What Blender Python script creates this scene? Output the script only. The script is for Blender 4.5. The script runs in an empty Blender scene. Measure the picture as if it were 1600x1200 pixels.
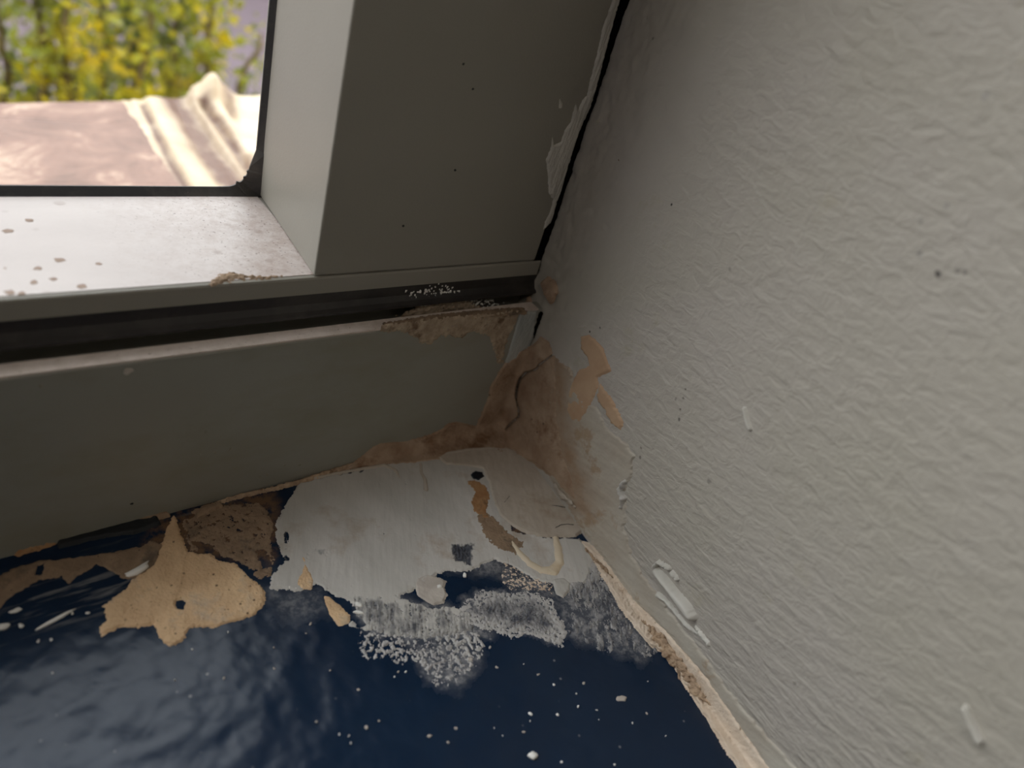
import bpy, bmesh, math, random
import numpy as np
from mathutils import Vector, Matrix
C = bpy.context.scene.collection
SC = bpy.context.scene

# ------------------------------------------------------------------ camera
RC = np.array([[0.773842022, -0.571509130, 0.273030839],
               [-0.157545150, -0.591203854, -0.790985164],
               [0.613472127, 0.569082874, -0.547536877]])      # rows: right, down, forward
FPX = 1149.954
CAM = np.array([-0.14841024, -0.13568713, 0.14853754])
cd = bpy.data.cameras.new('camera'); cam = bpy.data.objects.new('camera', cd); C.objects.link(cam)
r, d, f = RC
cam.matrix_world = Matrix(((r[0], -d[0], -f[0], CAM[0]), (r[1], -d[1], -f[1], CAM[1]), (r[2], -d[2], -f[2], CAM[2]), (0, 0, 0, 1)))
cd.lens = 5.6; cd.sensor_width = 1600 * 5.6 / FPX; cd.clip_start = 0.004; cd.clip_end = 100
cd.dof.use_dof = True; cd.dof.focus_distance = 0.195; cd.dof.aperture_fstop = 2.1
SC.camera = cam

# ------------------------------------------------------------------ daylight and exposure
SC.view_settings.view_transform = 'Standard'; SC.view_settings.look = 'None'
SC.view_settings.gamma = 1.0; SC.view_settings.use_curve_mapping = False
SC.view_settings.exposure = 0.0
w = bpy.data.worlds.new('sky'); SC.world = w; w.use_nodes = True
nt = w.node_tree; bg = nt.nodes['Background']
tc = nt.nodes.new('ShaderNodeTexCoord'); sx = nt.nodes.new('ShaderNodeSeparateXYZ'); rp = nt.nodes.new('ShaderNodeValToRGB')
nt.links.new(tc.outputs['Generated'], sx.inputs[0]); nt.links.new(sx.outputs['Z'], rp.inputs[0]); nt.links.new(rp.outputs[0], bg.inputs[0])
rp.color_ramp.elements[0].position = 0.0; rp.color_ramp.elements[0].color = (0.52, 0.50, 0.48, 1)
rp.color_ramp.elements[1].position = 0.7; rp.color_ramp.elements[1].color = (1.11, 1.14, 1.20, 1)
bg.inputs[1].default_value = 4.2
sl = bpy.data.lights.new('sun', 'SUN'); sl.energy = .6; sl.angle = math.radians(12); sl.color = (1.0, 0.94, 0.82)
sun = bpy.data.objects.new('sun', sl); C.objects.link(sun)
sun.rotation_euler = Vector((-0.55, 0.10, -0.83)).to_track_quat('-Z', 'Y').to_euler()
al = bpy.data.lights.new('window_daylight', 'AREA'); al.shape = 'RECTANGLE'; al.size = 1.3; al.size_y = 1.3
al.cycles.is_portal = True
ao = bpy.data.objects.new('window_daylight', al); C.objects.link(ao); ao.location = (-0.66, 0.075, 0.64)
ao.rotation_euler = Vector((0, -1, 0)).to_track_quat('-Z', 'Z').to_euler()
al2 = bpy.data.lights.new('added_side_daylight', 'AREA'); al2.shape = 'RECTANGLE'; al2.size = .65; al2.size_y = .85  # portal for an unseen side opening, added to brighten the right wall
al2.cycles.is_portal = True
ao2 = bpy.data.objects.new('added_side_daylight', al2); C.objects.link(ao2); ao2.location = (-2.46, -.43, .975)
ao2.rotation_euler = Vector((1, 0, 0)).to_track_quat('-Z', 'Z').to_euler()
# unseen ceiling lamp added as warm fill, built with its fixture further down
FILL_LAMP = (-1.1, -1.3, 1.52); FILL_LAMP_POWER = 14.0

# ------------------------------------------------------------------ planes of the place
def ray(u, v): return RC.T @ np.array([(u - 800) / FPX, (v - 600) / FPX, 1.0])
class Plane:
    def __init__(s, O, U, V):
        s.O = np.array(O, float); s.U = np.array(U, float) / np.linalg.norm(U)
        V = np.array(V, float); V = V - s.U * (V @ s.U); s.V = V / np.linalg.norm(V)
        s.N = np.cross(s.U, s.V)
        if s.N @ (CAM - s.O) < 0: s.N = -s.N
    def hit(s, u, v):
        d = ray(u, v); return CAM + d * ((s.O - CAM) @ s.N) / (d @ s.N)
    def uv(s, u, v):
        p = s.hit(u, v) - s.O; return (p @ s.U, p @ s.V)
    def pos(s, x, y, h):
        return s.O + x[..., None] * s.U + y[..., None] * s.V + h[..., None] * s.N
TILT = 0.0239
SILL = Plane((0, 0, 0), (1, 0, TILT), (0, 1, 0))
WALL = Plane((0, 0, 0), (0.11308, 0.99358, 0), (0, 0, 1))
FACE = Plane((0, 0, 0), (1, 0, 0), (0, 0, 1))
YS = 0.0075; ZL = 0.0589; ZB = 0.0541; ZF = 0.0464; YG = 0.0534
SASH = Plane((0, YS, 0), (1, 0, 0), (0, 0, 1))
LEDGE = Plane((0, 0, ZL), (1, 0, 0), (0, 1, 0))
ZP = -0.012
PARA = Plane((0, 0, ZP), (1, 0, 0), (0, 1, 0))
class Corner:
    """the three faces meeting in the corner, as heights along its diagonal"""
    def __init__(s, rad=0.006):
        s.D = np.array((-1, -1, 1.0)) / 3 ** .5
        s.U = np.array((1, -1, 0.0)) / 2 ** .5; s.V = np.cross(s.D, s.U); s.O = np.zeros(3); s.rad = rad
    def hit(s, u, v):
        d = ray(u, v); t = min(((p.O - CAM) @ p.N) / (d @ p.N) for p in (SILL, WALL, FACE) if d @ p.N < 0)
        return CAM + d * t
    def uv(s, u, v):
        p = s.hit(u, v); return (p @ s.U, p @ s.V)
    def pos(s, x, y, h):
        P = x[..., None] * s.U + y[..., None] * s.V
        ts = [-(P @ p.N) / (s.D @ p.N) for p in (SILL, WALL, FACE)]
        a = ts[0]
        for b in ts[1:]:
            k = s.rad; q = np.maximum(k - np.abs(a - b), 0) / k
            a = np.maximum(a, b) + q * q * k * .25
        return P + (a + h * 1.5)[..., None] * s.D
CORNER = Corner(); CORNER_SHARP = Corner(0.0015)

# ------------------------------------------------------------------ noise
_rs = np.random.RandomState(7); _perm = _rs.permutation(512); _ga = _rs.rand(512) * 2 * math.pi
def perlin(x, y, seed=0):
    xi = np.floor(x).astype(int); yi = np.floor(y).astype(int); fx = x - xi; fy = y - yi
    def g(ix, iy, dx, dy):
        a = _ga[_perm[(_perm[(ix + seed * 37) & 511] + iy) & 511]]; return np.cos(a) * dx + np.sin(a) * dy
    u = fx * fx * fx * (fx * (fx * 6 - 15) + 10); v = fy * fy * fy * (fy * (fy * 6 - 15) + 10)
    a = g(xi, yi, fx, fy); b = g(xi + 1, yi, fx - 1, fy); c = g(xi, yi + 1, fx, fy - 1); e = g(xi + 1, yi + 1, fx - 1, fy - 1)
    return ((a + (b - a) * u) + ((c + (e - c) * u) - (a + (b - a) * u)) * v) * 1.5
def fbm(x, y, sc, seed=0, oct=4, st=(1, 1), ang=0.0, gain=.55):
    """about -1..1; sc = feature size in metres, st stretches, ang turns"""
    c, s_ = math.cos(ang), math.sin(ang); X = (x * c + y * s_) / sc / st[0]; Y = (-x * s_ + y * c) / sc / st[1]
    o = 0; a = 1.0; t = 0
    for i in range(oct):
        o = o + a * perlin(X * 2 ** i + 11.3 * i, Y * 2 ** i + 5.7 * i, seed + i); t += a * .6; a *= gain
    return o / t
def sstep(a, b, x):
    t = np.clip((x - a) / (b - a), 0, 1); return t * t * (3 - 2 * t)
def poly_sdf(x, y, P):
    P = np.array(P); n = len(P); dmin = np.full(x.shape, 1e9); ins = np.zeros(x.shape, bool)
    for i in range(n):
        ax, ay = P[i]; bx, by = P[(i + 1) % n]; ex, ey = bx - ax, by - ay
        t = np.clip(((x - ax) * ex + (y - ay) * ey) / (ex * ex + ey * ey + 1e-18), 0, 1)
        dmin = np.minimum(dmin, (x - ax - t * ex) ** 2 + (y - ay - t * ey) ** 2)
        c = ((ay > y) != (by > y)) & (x < (bx - ax) * (y - ay) / (by - ay + 1e-18) + ax); ins ^= c
    dd = np.sqrt(dmin); return np.where(ins, dd, -dd)
def line_sdf(x, y, P, W):
    P = np.array(P); best = np.full(x.shape, -1e9)
    for i in range(len(P) - 1):
        (ax, ay), (bx, by) = P[i], P[i + 1]; ex, ey = bx - ax, by - ay
        t = np.clip(((x - ax) * ex + (y - ay) * ey) / (ex * ex + ey * ey + 1e-18), 0, 1)
        ww = W[i] + (W[i + 1] - W[i]) * t
        best = np.maximum(best, ww - np.sqrt((x - ax - t * ex) ** 2 + (y - ay - t * ey) ** 2))
    return best
MM = 0.001

# ------------------------------------------------------------------ materials
def srgb(r, g, b): return tuple(((c / 255) / 12.92 if c / 255 <= .04045 else ((c / 255 + .055) / 1.055) ** 2.4) for c in (r, g, b)) + (1,)
class NT:
    def __init__(s, name):
        s.m = bpy.data.materials.new(name); s.m.use_nodes = True; s.t = s.m.node_tree; s.b = s.t.nodes['Principled BSDF']
        s.tc = s.t.nodes.new('ShaderNodeTexCoord')
    def n(s, k, **kw):
        o = s.t.nodes.new('ShaderNode' + k)
        for a, b in kw.items(): setattr(o, a, b)
        return o
    def l(s, a, b): s.t.links.new(a, b)
    def coord(s, st=(1, 1, 1), rot=(0, 0, 0), src='Object'):
        mp = s.n('Mapping', vector_type='TEXTURE'); s.l(s.tc.outputs[src], mp.inputs[0]); mp.inputs['Scale'].default_value = tuple(1 / q for q in st); mp.inputs['Rotation'].default_value = rot
        return mp.outputs[0]
    def noise(s, scale, detail=4, st=(1, 1, 1), rot=(0, 0, 0), rough=.55, dist=0):
        o = s.n('TexNoise'); s.l(s.coord(st, rot), o.inputs['Vector']); o.inputs['Scale'].default_value = scale
        o.inputs['Detail'].default_value = detail; o.inputs['Roughness'].default_value = rough; o.inputs['Distortion'].default_value = dist
        return o.outputs['Fac']
    def ramp(s, fac, stops):
        o = s.n('ValToRGB'); s.l(fac, o.inputs[0]); e = o.color_ramp.elements
        while len(e) < len(stops): e.new(.5)
        for i, (p, c) in enumerate(stops):
            e[i].position = p; e[i].color = c if len(c) == 4 else (*c, 1)
        return o.outputs[0]
    def step(s, fac, a, b): return s.ramp(fac, [(a, (0, 0, 0)), (b, (1, 1, 1))])
    def mix(s, fac, a, b):
        o = s.n('MixRGB')
        for i, v in enumerate((fac, a, b)):
            if hasattr(v, 'node'): s.l(v, o.inputs[i])
            else: o.inputs[i].default_value = v
        return o.outputs[0]
    def math(s, op, a, b=0.0, c=None):
        o = s.n('Math', operation=op)
        for i, v in enumerate((a, b) if c is None else (a, b, c)):
            if hasattr(v, 'node'): s.l(v, o.inputs[i])
            else: o.inputs[i].default_value = v
        return o.outputs[0]
    def attr(s, name):
        o = s.n('Attribute'); o.attribute_name = name; return o.outputs['Fac']
    def bump(s, hs, strength=1.0):
        """hs: list of (height socket, distance in m)"""
        prev = None
        for h, dist in hs:
            o = s.n('Bump'); s.l(h, o.inputs['Height']); o.inputs['Distance'].default_value = dist; o.inputs['Strength'].default_value = strength
            if prev: s.l(prev, o.inputs['Normal'])
            prev = o.outputs[0]
        s.l(prev, s.b.inputs['Normal'])
    def out(s, col=None, rough=.6, spec=.5, metal=0.0):
        for k, v in (('Base Color', col), ('Roughness', rough), ('Metallic', metal), ('Specular IOR Level', spec)):
            if v is None: continue
            if hasattr(v, 'node'): s.l(v, s.b.inputs[k])
            else: s.b.inputs[k].default_value = v
        return s.m
def plaster(name, c1, c2, sc=160, pit=None, rough=.85, bumps=((900, .00015), (260, .0002)), c3=None, spec=.3, st=(1, 1, 1), spots=None):
    n = NT(name); col = n.ramp(n.noise(sc, 6, st), [(.32, c1), (.66, c2)])
    if c3: col = n.mix(n.step(n.noise(sc * .45, 5, rough=.65), .56, .68), col, c3)
    if pit: col = n.mix(n.step(n.noise(1500, 2), .70, .74), col, pit)
    if spots:
        v = n.n('TexVoronoi'); n.l(n.coord(), v.inputs['Vector']); v.inputs['Scale'].default_value = spots[1]
        col = n.mix(n.math('MULTIPLY', n.ramp(v.outputs['Distance'], [(.10, (1, 1, 1)), (.20, (0, 0, 0))]), n.step(n.noise(spots[1] * .4, 2), .48, .56)), col, spots[0])
    n.bump([(n.noise(s_, 5), d_) for s_, d_ in bumps])
    return n.out(col, rough, spec)

# the painted wall: roller texture, brushed towards the sill, smooth towards the window
def wall_material():
    n = NT('painted_wall'); g = n.n('NewGeometry'); sp = n.n('SeparateXYZ'); n.l(g.outputs['Position'], sp.inputs[0])
    y, z = sp.outputs['Y'], sp.outputs['Z']
    base = n.ramp(n.noise(22, 3), [(.3, srgb(168, 162, 150)), (.7, srgb(173, 166, 158))])
    base = n.mix(n.step(n.noise(60, 5, rough=.7), .62, .72), base, srgb(166, 159, 144))
    # marks with a shape of their own
    wob = n.noise(900, 3); col = base
    for (u, v, rad, c, a) in [(1465, 428, .62, (60, 58, 54), .85), (1496, 424, .55, (95, 92, 88), .6), (1507, 427, .35, (80, 78, 74), .7), (1436, 396, .7, (130, 128, 122), .6),
                              (1049, 320, .38, (25, 24, 22), 1), (966, 251, .3, (95, 25, 22), 1), (1140, 421, .5, (120, 116, 108), .6), (937, 512, .3, (45, 42, 38), .9),
                              (921, 518, .35, (55, 48, 42), .9), (1010, 28, .5, (75, 72, 66), .7), (1019, 60, .5, (88, 84, 76), .6), (1071, 608, .35, (70, 66, 60), .8),
                              (1067, 622, .4, (95, 90, 84), .8), (1063, 640, .35, (85, 80, 74), .8), (1061, 655, .45, (80, 76, 70), .8), (1056, 624, .45, (110, 106, 100), .6),
                              (1001, 700, .5, (100, 94, 86), .7), (1000, 715, .5, (92, 86, 80), .7), (1108, 752, .8, (125, 121, 114), .7), (1480, 322, .8, (140, 137, 131), .5), (1540, 150, .9, (142, 138, 133), .5),
                              (1073, 700, .5, (130, 125, 116), .5), (1438, 345, .6, (142, 139, 131), .5), (1242, 1068, .5, (105, 100, 92), .6)]:
        p = WALL.hit(u, v); vd = n.n('VectorMath', operation='DISTANCE'); n.l(g.outputs['Position'], vd.inputs[0]); vd.inputs[1].default_value = tuple(p)
        k = n.math('MULTIPLY_ADD', wob, .0012, vd.outputs['Value'])
        mr = n.n('MapRange'); n.l(k, mr.inputs[0]); R = rad * MM
        mr.inputs[1].default_value = R * .55 + .0006; mr.inputs[2].default_value = R + .0006; mr.inputs[3].default_value = a; mr.inputs[4].default_value = 0
        col = n.mix(mr.outputs[0], col, srgb(*c))
    def rng(s_, a, b, c, d_):
        mr = n.n('MapRange'); n.l(s_, mr.inputs[0])
        for i, v in enumerate((a, b, c, d_)): mr.inputs[i + 1].default_value = v
        return mr.outputs[0]
    roll = n.noise(300, 3, (1, .75, 1.25), dist=.6); fine = n.noise(1100, 2)
    away = rng(y, -.006, -.045, .10, 1)
    brush = n.noise(700, 4, (1, .09, 1), (math.radians(-1), 0, 0)); brush2 = n.noise(420, 3, (1, .16, 1), (math.radians(-16), 0, 0), dist=.4)
    low = rng(n.math('MULTIPLY_ADD', n.noise(25, 2), .02, z), .060, .025, 0, 1)
    low2 = rng(n.math('MULTIPLY_ADD', n.noise(40, 2), .02, z), .085, .05, 0, 1)
    n.bump([(n.math('MULTIPLY', roll, away), .0008), (fine, .00006), (n.math('MULTIPLY', n.math('MULTIPLY', brush, low), away), .0008), (n.math('MULTIPLY', n.math('MULTIPLY', brush2, low2), away), .0006)], .75)
    return n.out(col, n.ramp(n.noise(200, 3), [(.3, (.48,) * 3), (.7, (.62,) * 3)]), .45)

def sill_material():
    n = NT('navy_gloss_paint'); hz = n.attr('haze'); st = n.attr('streak'); tn = n.attr('tan')
    base = n.ramp(n.noise(35, 4), [(.3, srgb(14, 32, 54)), (.7, srgb(19, 38, 60))])
    k = n.math('MULTIPLY', n.step(n.noise(420, 6, rough=.76), .45, .62), hz)
    k2 = n.math('MULTIPLY', hz, n.noise(120, 4, (1, .35, 1)))
    k = n.math('MINIMUM', n.math('MULTIPLY_ADD', k2, .5, n.math('MULTIPLY', k, .8)), .92)
    col = n.mix(k, base, srgb(168, 166, 166))
    sk = n.math('MULTIPLY', n.step(n.noise(500, 5, (.12, 1, 1), (0, 0, math.radians(2))), .53, .66), st)
    col = n.mix(n.math('MULTIPLY', sk, .55), col, srgb(190, 188, 184))
    col = n.mix(n.math('MULTIPLY', n.step(n.noise(260, 6, rough=.7), .38, .55), tn), col, srgb(120, 92, 66))
    # fine specks of dust lying in the paint
    v = n.n('TexVoronoi'); n.l(n.coord(), v.inputs['Vector']); v.inputs['Scale'].default_value = 260; 
    spk = n.math('MULTIPLY', n.ramp(v.outputs['Distance'], [(.045, (1, 1, 1)), (.11, (0, 0, 0))]), n.step(n.noise(90, 2), .52, .60))
    col = n.mix(n.math('MULTIPLY', spk, .55), col, srgb(150, 150, 150))
    rough = n.math('MULTIPLY_ADD', k, .45, .27)
    n.bump([(n.noise(260, 2, (1, .6, 1), (0, 0, .5)), .00022), (n.noise(900, 2), .00003), (k, .00006)], .6)
    return n.out(col, rough, .32)

def grey_metal(name, a, b, rough=.5, dirt=None, metal=0.0, dsc=700, dth=(.66, .72), bumpd=.00004):
    n = NT(name); col = n.ramp(n.noise(18, 3, (.3, 1, 1)), [(.3, a), (.7, b)])
    if dirt:
        col = n.mix(n.step(n.noise(dsc, 4, rough=.6), *dth), col, dirt)
        col = n.mix(n.math('MULTIPLY', n.step(n.noise(40, 6, rough=.7), .5, .75), .55), col, dirt)
    n.bump([(n.noise(1600, 2), bumpd)])
    return n.out(col, rough, .5, metal)

m_wall = wall_material(); m_sill = sill_material()
def frame_mat():
    n = NT('grey_painted_frame'); at = n.attr('olive')
    col = n.ramp(n.noise(14, 3, (.3, 1, 1)), [(.3, srgb(140, 137, 130)), (.7, srgb(146, 146, 136))])
    col = n.mix(n.math('MULTIPLY', n.ramp(n.noise(45, 6, (.5, 1, 1), rough=.65), [(.45, (0, 0, 0)), (.7, (1, 1, 1))]), .45), col, srgb(120, 113, 88))
    v = n.n('TexVoronoi'); n.l(n.coord(), v.inputs['Vector']); v.inputs['Scale'].default_value = 120
    spk = n.math('MULTIPLY', n.ramp(v.outputs['Distance'], [(.05, (1, 1, 1)), (.09, (0, 0, 0))]), n.step(n.noise(60, 2), .55, .6))
    col = n.mix(n.math('MULTIPLY', spk, .6), col, srgb(70, 66, 56))
    n.bump([(n.noise(800, 2), .00003)])
    return n.out(col, .42, .5)
m_frame = frame_mat()
m_sash = grey_metal('grey_satin_sash', srgb(140, 136, 126), srgb(148, 144, 134), .42, None)
def ledge_mat():
    n = NT('dusty_sash_ledge')
    col = n.ramp(n.noise(30, 4, (.4, 1, 1)), [(.3, srgb(186, 175, 170)), (.7, srgb(206, 196, 191))])
    # dust gathers at the right-hand end
    g = n.n('NewGeometry'); sp = n.n('SeparateXYZ'); n.l(g.outputs['Position'], sp.inputs[0])
    mr = n.n('MapRange'); n.l(sp.outputs['X'], mr.inputs[0]); mr.inputs[1].default_value = -.118; mr.inputs[2].default_value = -.082
    dd = n.math('MULTIPLY', n.step(n.noise(330, 7, rough=.75), .42, .62), mr.outputs[0])
    col = n.mix(n.math('MULTIPLY', dd, .5), col, srgb(150, 124, 110))
    dd2 = n.math('MULTIPLY', n.step(n.noise(1300, 3), .64, .70), mr.outputs[0])
    col = n.mix(dd2, col, srgb(96, 76, 64))
    v = n.n('TexVoronoi'); n.l(n.coord(), v.inputs['Vector']); v.inputs['Scale'].default_value = 110
    sp2 = n.math('MULTIPLY', n.ramp(v.outputs['Distance'], [(.10, (1, 1, 1)), (.17, (0, 0, 0))]), n.step(n.noise(45, 2), .50, .56))
    col = n.mix(n.math('MULTIPLY', sp2, .5), col, srgb(140, 116, 104))
    n.bump([(n.noise(900, 4), .00008)])
    return n.out(col, .38, .5)
m_ledge = ledge_mat()
m_rubber = grey_metal('black_rubber', srgb(30, 29, 29), srgb(38, 36, 36), .45, srgb(95, 88, 80), dsc=900, dth=(.70, .74))
m_seal = grey_metal('dark_weather_seal', srgb(34, 31, 30), srgb(42, 38, 37), .36, srgb(85, 80, 74), dsc=700, dth=(.72, .76))
m_black = NT('black_gap_shade').out(srgb(6, 6, 5), .9, .05)  # flat black that stands in for shade in the gap and hole
m_edge = plaster('dusty_frame_edge', srgb(196, 182, 170), srgb(214, 200, 190), 300, pit=srgb(120, 96, 78), rough=.5)
m_white = plaster('grey_white_filler', srgb(170, 166, 158), srgb(192, 188, 182), 110, c3=srgb(160, 148, 134), bumps=((1000, .0001), (300, .00015)), rough=.7, st=(1, .3, 1))
def thin_mat(name, a, b, c, st, rot, lo=.42, hi=.62, sc=420):
    n = NT(name); col = n.ramp(n.noise(90, 5, (1, .4, 1)), [(.32, a), (.66, b)]); col = n.mix(n.step(n.noise(50, 5, rough=.65), .56, .70), col, c)
    th = n.attr('thin'); k = n.math('ADD', n.math('MULTIPLY', n.noise(sc, 6, st, (0, 0, rot), rough=.7), .6), n.math('MULTIPLY', n.noise(260, 5, rough=.75), .4))
    f = n.n('MapRange'); n.l(n.math('ADD', k, n.math('MULTIPLY_ADD', th, .55, -.45)), f.inputs[0]); f.inputs[1].default_value = lo; f.inputs[2].default_value = hi
    col = n.mix(n.math('MULTIPLY', f.outputs[0], .9), col, srgb(24, 34, 54))
    n.bump([(n.noise(700, 4, st, (0, 0, rot)), .00012), (n.noise(260, 4), .00015)])
    return n.out(col, .6, .35)
m_scrub = thin_mat('scrubbed_grey_filler', srgb(180, 177, 170), srgb(200, 196, 190), srgb(170, 156, 140), (1, .12, 1), math.radians(-28))
m_chalk = thin_mat('chalky_thin_smear', srgb(168, 166, 164), srgb(192, 188, 184), srgb(150, 148, 148), (1, .5, 1), math.radians(-32), .36, .6, 380)
m_smooth = plaster('smooth_beige_filler', srgb(172, 160, 146), srgb(186, 177, 164), 90, c3=srgb(160, 144, 126), bumps=((800, .00008), (250, .00015)), rough=.7)
m_corner = plaster('brown_beige_filler', srgb(150, 124, 102), srgb(176, 152, 130), 130, c3=srgb(132, 104, 82), pit=srgb(80, 62, 48), bumps=((900, .0002), (240, .0004)))
def corner_mat():
    n = NT('brown_beige_filler_cracked'); col = n.ramp(n.noise(110, 6, rough=.6), [(.34, srgb(146, 120, 98)), (.66, srgb(178, 156, 134))])
    col = n.mix(n.step(n.noise(60, 5, rough=.65), .54, .66), col, srgb(128, 98, 74))
    v = n.n('TexVoronoi'); n.l(n.coord(), v.inputs['Vector']); v.inputs['Scale'].default_value = 300
    sp_ = n.math('MULTIPLY', n.ramp(v.outputs['Distance'], [(.06, (1, 1, 1)), (.14, (0, 0, 0))]), n.step(n.noise(120, 2), .52, .58))
    col = n.mix(sp_, col, srgb(70, 50, 38)); col = n.mix(n.attr('crack'), col, srgb(34, 24, 18))
    n.bump([(n.noise(900, 5), .00025), (n.noise(220, 5), .0005)]); return n.out(col, .8, .3)
m_corner2 = corner_mat()
def wallfill_mat():
    n = NT('mottled_wall_filler'); col = n.ramp(n.noise(90, 5), [(.32, srgb(168, 158, 144)), (.66, srgb(180, 174, 162))])
    st_ = n.math('MULTIPLY', n.attr('stain'), n.ramp(n.noise(130, 6, rough=.7), [(.3, (.5,) * 3), (.6, (1, 1, 1))]))  # the corner filler's brown blends in near the crease, mottled by noise
    col = n.mix(n.step(n.noise(70, 6, rough=.7), .57, .64), col, srgb(160, 142, 120))
    col = n.mix(st_, col, srgb(150, 124, 100))
    n.bump([(n.noise(500, 5, (1, .3, 1)), .0002), (n.noise(180, 4), .0003)]); return n.out(col, .65, .35)
m_wallfill = wallfill_mat()
m_tan = plaster('tan_plaster', srgb(200, 166, 130), srgb(226, 194, 154), 130, c3=srgb(190, 170, 148), spots=(srgb(104, 80, 60), 520), pit=srgb(116, 92, 70), bumps=((1400, .00025), (350, .0003)))
m_flaky = plaster('flaky_beige_filler', srgb(150, 132, 112), srgb(186, 168, 146), 320, c3=srgb(112, 90, 70), pit=srgb(70, 54, 42), bumps=((1200, .0003), (400, .0003)))
m_brown = plaster('brown_plaster', srgb(128, 108, 88), srgb(158, 134, 110), 200, c3=srgb(106, 92, 78), pit=srgb(50, 40, 32), bumps=((1300, .0003), (400, .0003)))
m_sand = plaster('sandy_plaster', srgb(206, 186, 164), srgb(222, 206, 188), 130, c3=srgb(190, 164, 138), pit=srgb(110, 84, 62), bumps=((1300, .0003), (350, .0003)))
m_grit = plaster('gritty_brown_plaster', srgb(150, 126, 104), srgb(198, 172, 144), 420, c3=srgb(110, 84, 62), pit=srgb(70, 50, 38), bumps=((1500, .0005), (500, .0004)))
m_glue = plaster('cream_glue', srgb(206, 190, 164), srgb(216, 202, 178), 90, rough=.45, bumps=((300, .0001),), c3=srgb(196, 172, 138), spec=.5)
m_speck = plaster('chalky_smear', srgb(140, 140, 142), srgb(178, 176, 174), 260, c3=srgb(120, 120, 126), bumps=((1300, .0001),))
m_rust = plaster('rusty_stain', srgb(146, 104, 66), srgb(172, 136, 98), 220, c3=srgb(88, 60, 38), rough=.6)
m_paint = plaster('wall_paint', srgb(184, 180, 170), srgb(194, 190, 182), 60, rough=.45, bumps=((250, .0001),), spec=.5)
m_chip = plaster('white_chip', srgb(226, 224, 218), srgb(238, 236, 230), 200, rough=.6)
m_dull = plaster('dull_chip', srgb(170, 160, 150), srgb(196, 188, 178), 200, rough=.7)
m_stilef = plaster('grey_smeared_filler', srgb(172, 168, 160), srgb(204, 200, 192), 200, bumps=((900, .0002), (300, .0003)), st=(1, 1, .25))
m_bluegrey = plaster('blue_grey_filler', srgb(150, 154, 152), srgb(184, 186, 182), 260, bumps=((900, .0002),), st=(1, 1, .2))

# ------------------------------------------------------------------ object helpers
def tag(o, label=None, cat=None, group=None, kind=None):
    for k, v in (('label', label), ('category', cat), ('group', group), ('kind', kind)):
        if v: o[k] = v
    return o
def empty(name, loc=(0, 0, 0)):
    o = bpy.data.objects.new(name, None); C.objects.link(o); o.location = loc; o.empty_display_size = .01; return o
def link(name, V, F, mat, parent=None, smooth=True, attrs=None):
    V = np.asarray(V, float); c = V.mean(0) if parent is None else np.array(parent.location)
    me = bpy.data.meshes.new(name); me.from_pydata((V - c).tolist(), [], [list(map(int, q)) for q in F]) if not isinstance(F, np.ndarray) else None
    if isinstance(F, np.ndarray):
        me.vertices.add(len(V)); me.vertices.foreach_set('co', (V - c).astype(np.float32).ravel())
        n = len(F); k = F.shape[1]; me.loops.add(n * k); me.loops.foreach_set('vertex_index', F.astype(np.int32).ravel())
        me.polygons.add(n); me.polygons.foreach_set('loop_start', np.arange(0, n * k, k, dtype=np.int32))
        me.update(calc_edges=True)
    for p_ in (attrs or {}):
        a = me.attributes.new(p_, 'FLOAT', 'POINT'); a.data.foreach_set('value', np.asarray(attrs[p_], np.float32))
    me.materials.append(mat); me.polygons.foreach_set('use_smooth', np.full(len(me.polygons), smooth)); me.validate(); me.update()
    o = bpy.data.objects.new(name, me); C.objects.link(o)
    if parent is None: o.location = c
    else: o.parent = parent
    return o
def boxes(name, bs, mat, parent=None, bevel=0.0, seg=2, rot=None):
    """one mesh from a few joined boxes ((x0,y0,z0),(x1,y1,z1))"""
    bm = bmesh.new()
    for a, b in bs:
        vs = [bm.verts.new((x, y, z)) for x in (a[0], b[0]) for y in (a[1], b[1]) for z in (a[2], b[2])]
        for q in ((0, 1, 3, 2), (4, 6, 7, 5), (0, 4, 5, 1), (2, 3, 7, 6), (0, 2, 6, 4), (1, 5, 7, 3)): bm.faces.new([vs[i] for i in q])
    bmesh.ops.recalc_face_normals(bm, faces=bm.faces)
    if bevel: bmesh.ops.bevel(bm, geom=bm.edges[:], offset=bevel, segments=seg, affect='EDGES')
    V = np.array([v.co[:] for v in bm.verts]); bm.verts.index_update(); F = [[v.index for v in f_.verts] for f_ in bm.faces]; bm.free()
    return link(name, V, F, mat, parent, smooth=False)
def extrude(name, prof, x0, x1, mat, parent=None, n=1, smooth=False):
    """profile of (y, z) drawn along x, closed"""
    k = len(prof); V = []; F = []
    for i in range(n + 1):
        x = x0 + (x1 - x0) * i / n; V += [(x, y, z) for y, z in prof]
    for i in range(n):
        for j in range(k): F.append([i * k + j, i * k + (j + 1) % k, (i + 1) * k + (j + 1) % k, (i + 1) * k + j])
    F.append(list(range(k))[::-1]); F.append([n * k + j for j in range(k)])
    return link(name, V, F, mat, parent, smooth=smooth)

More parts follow.
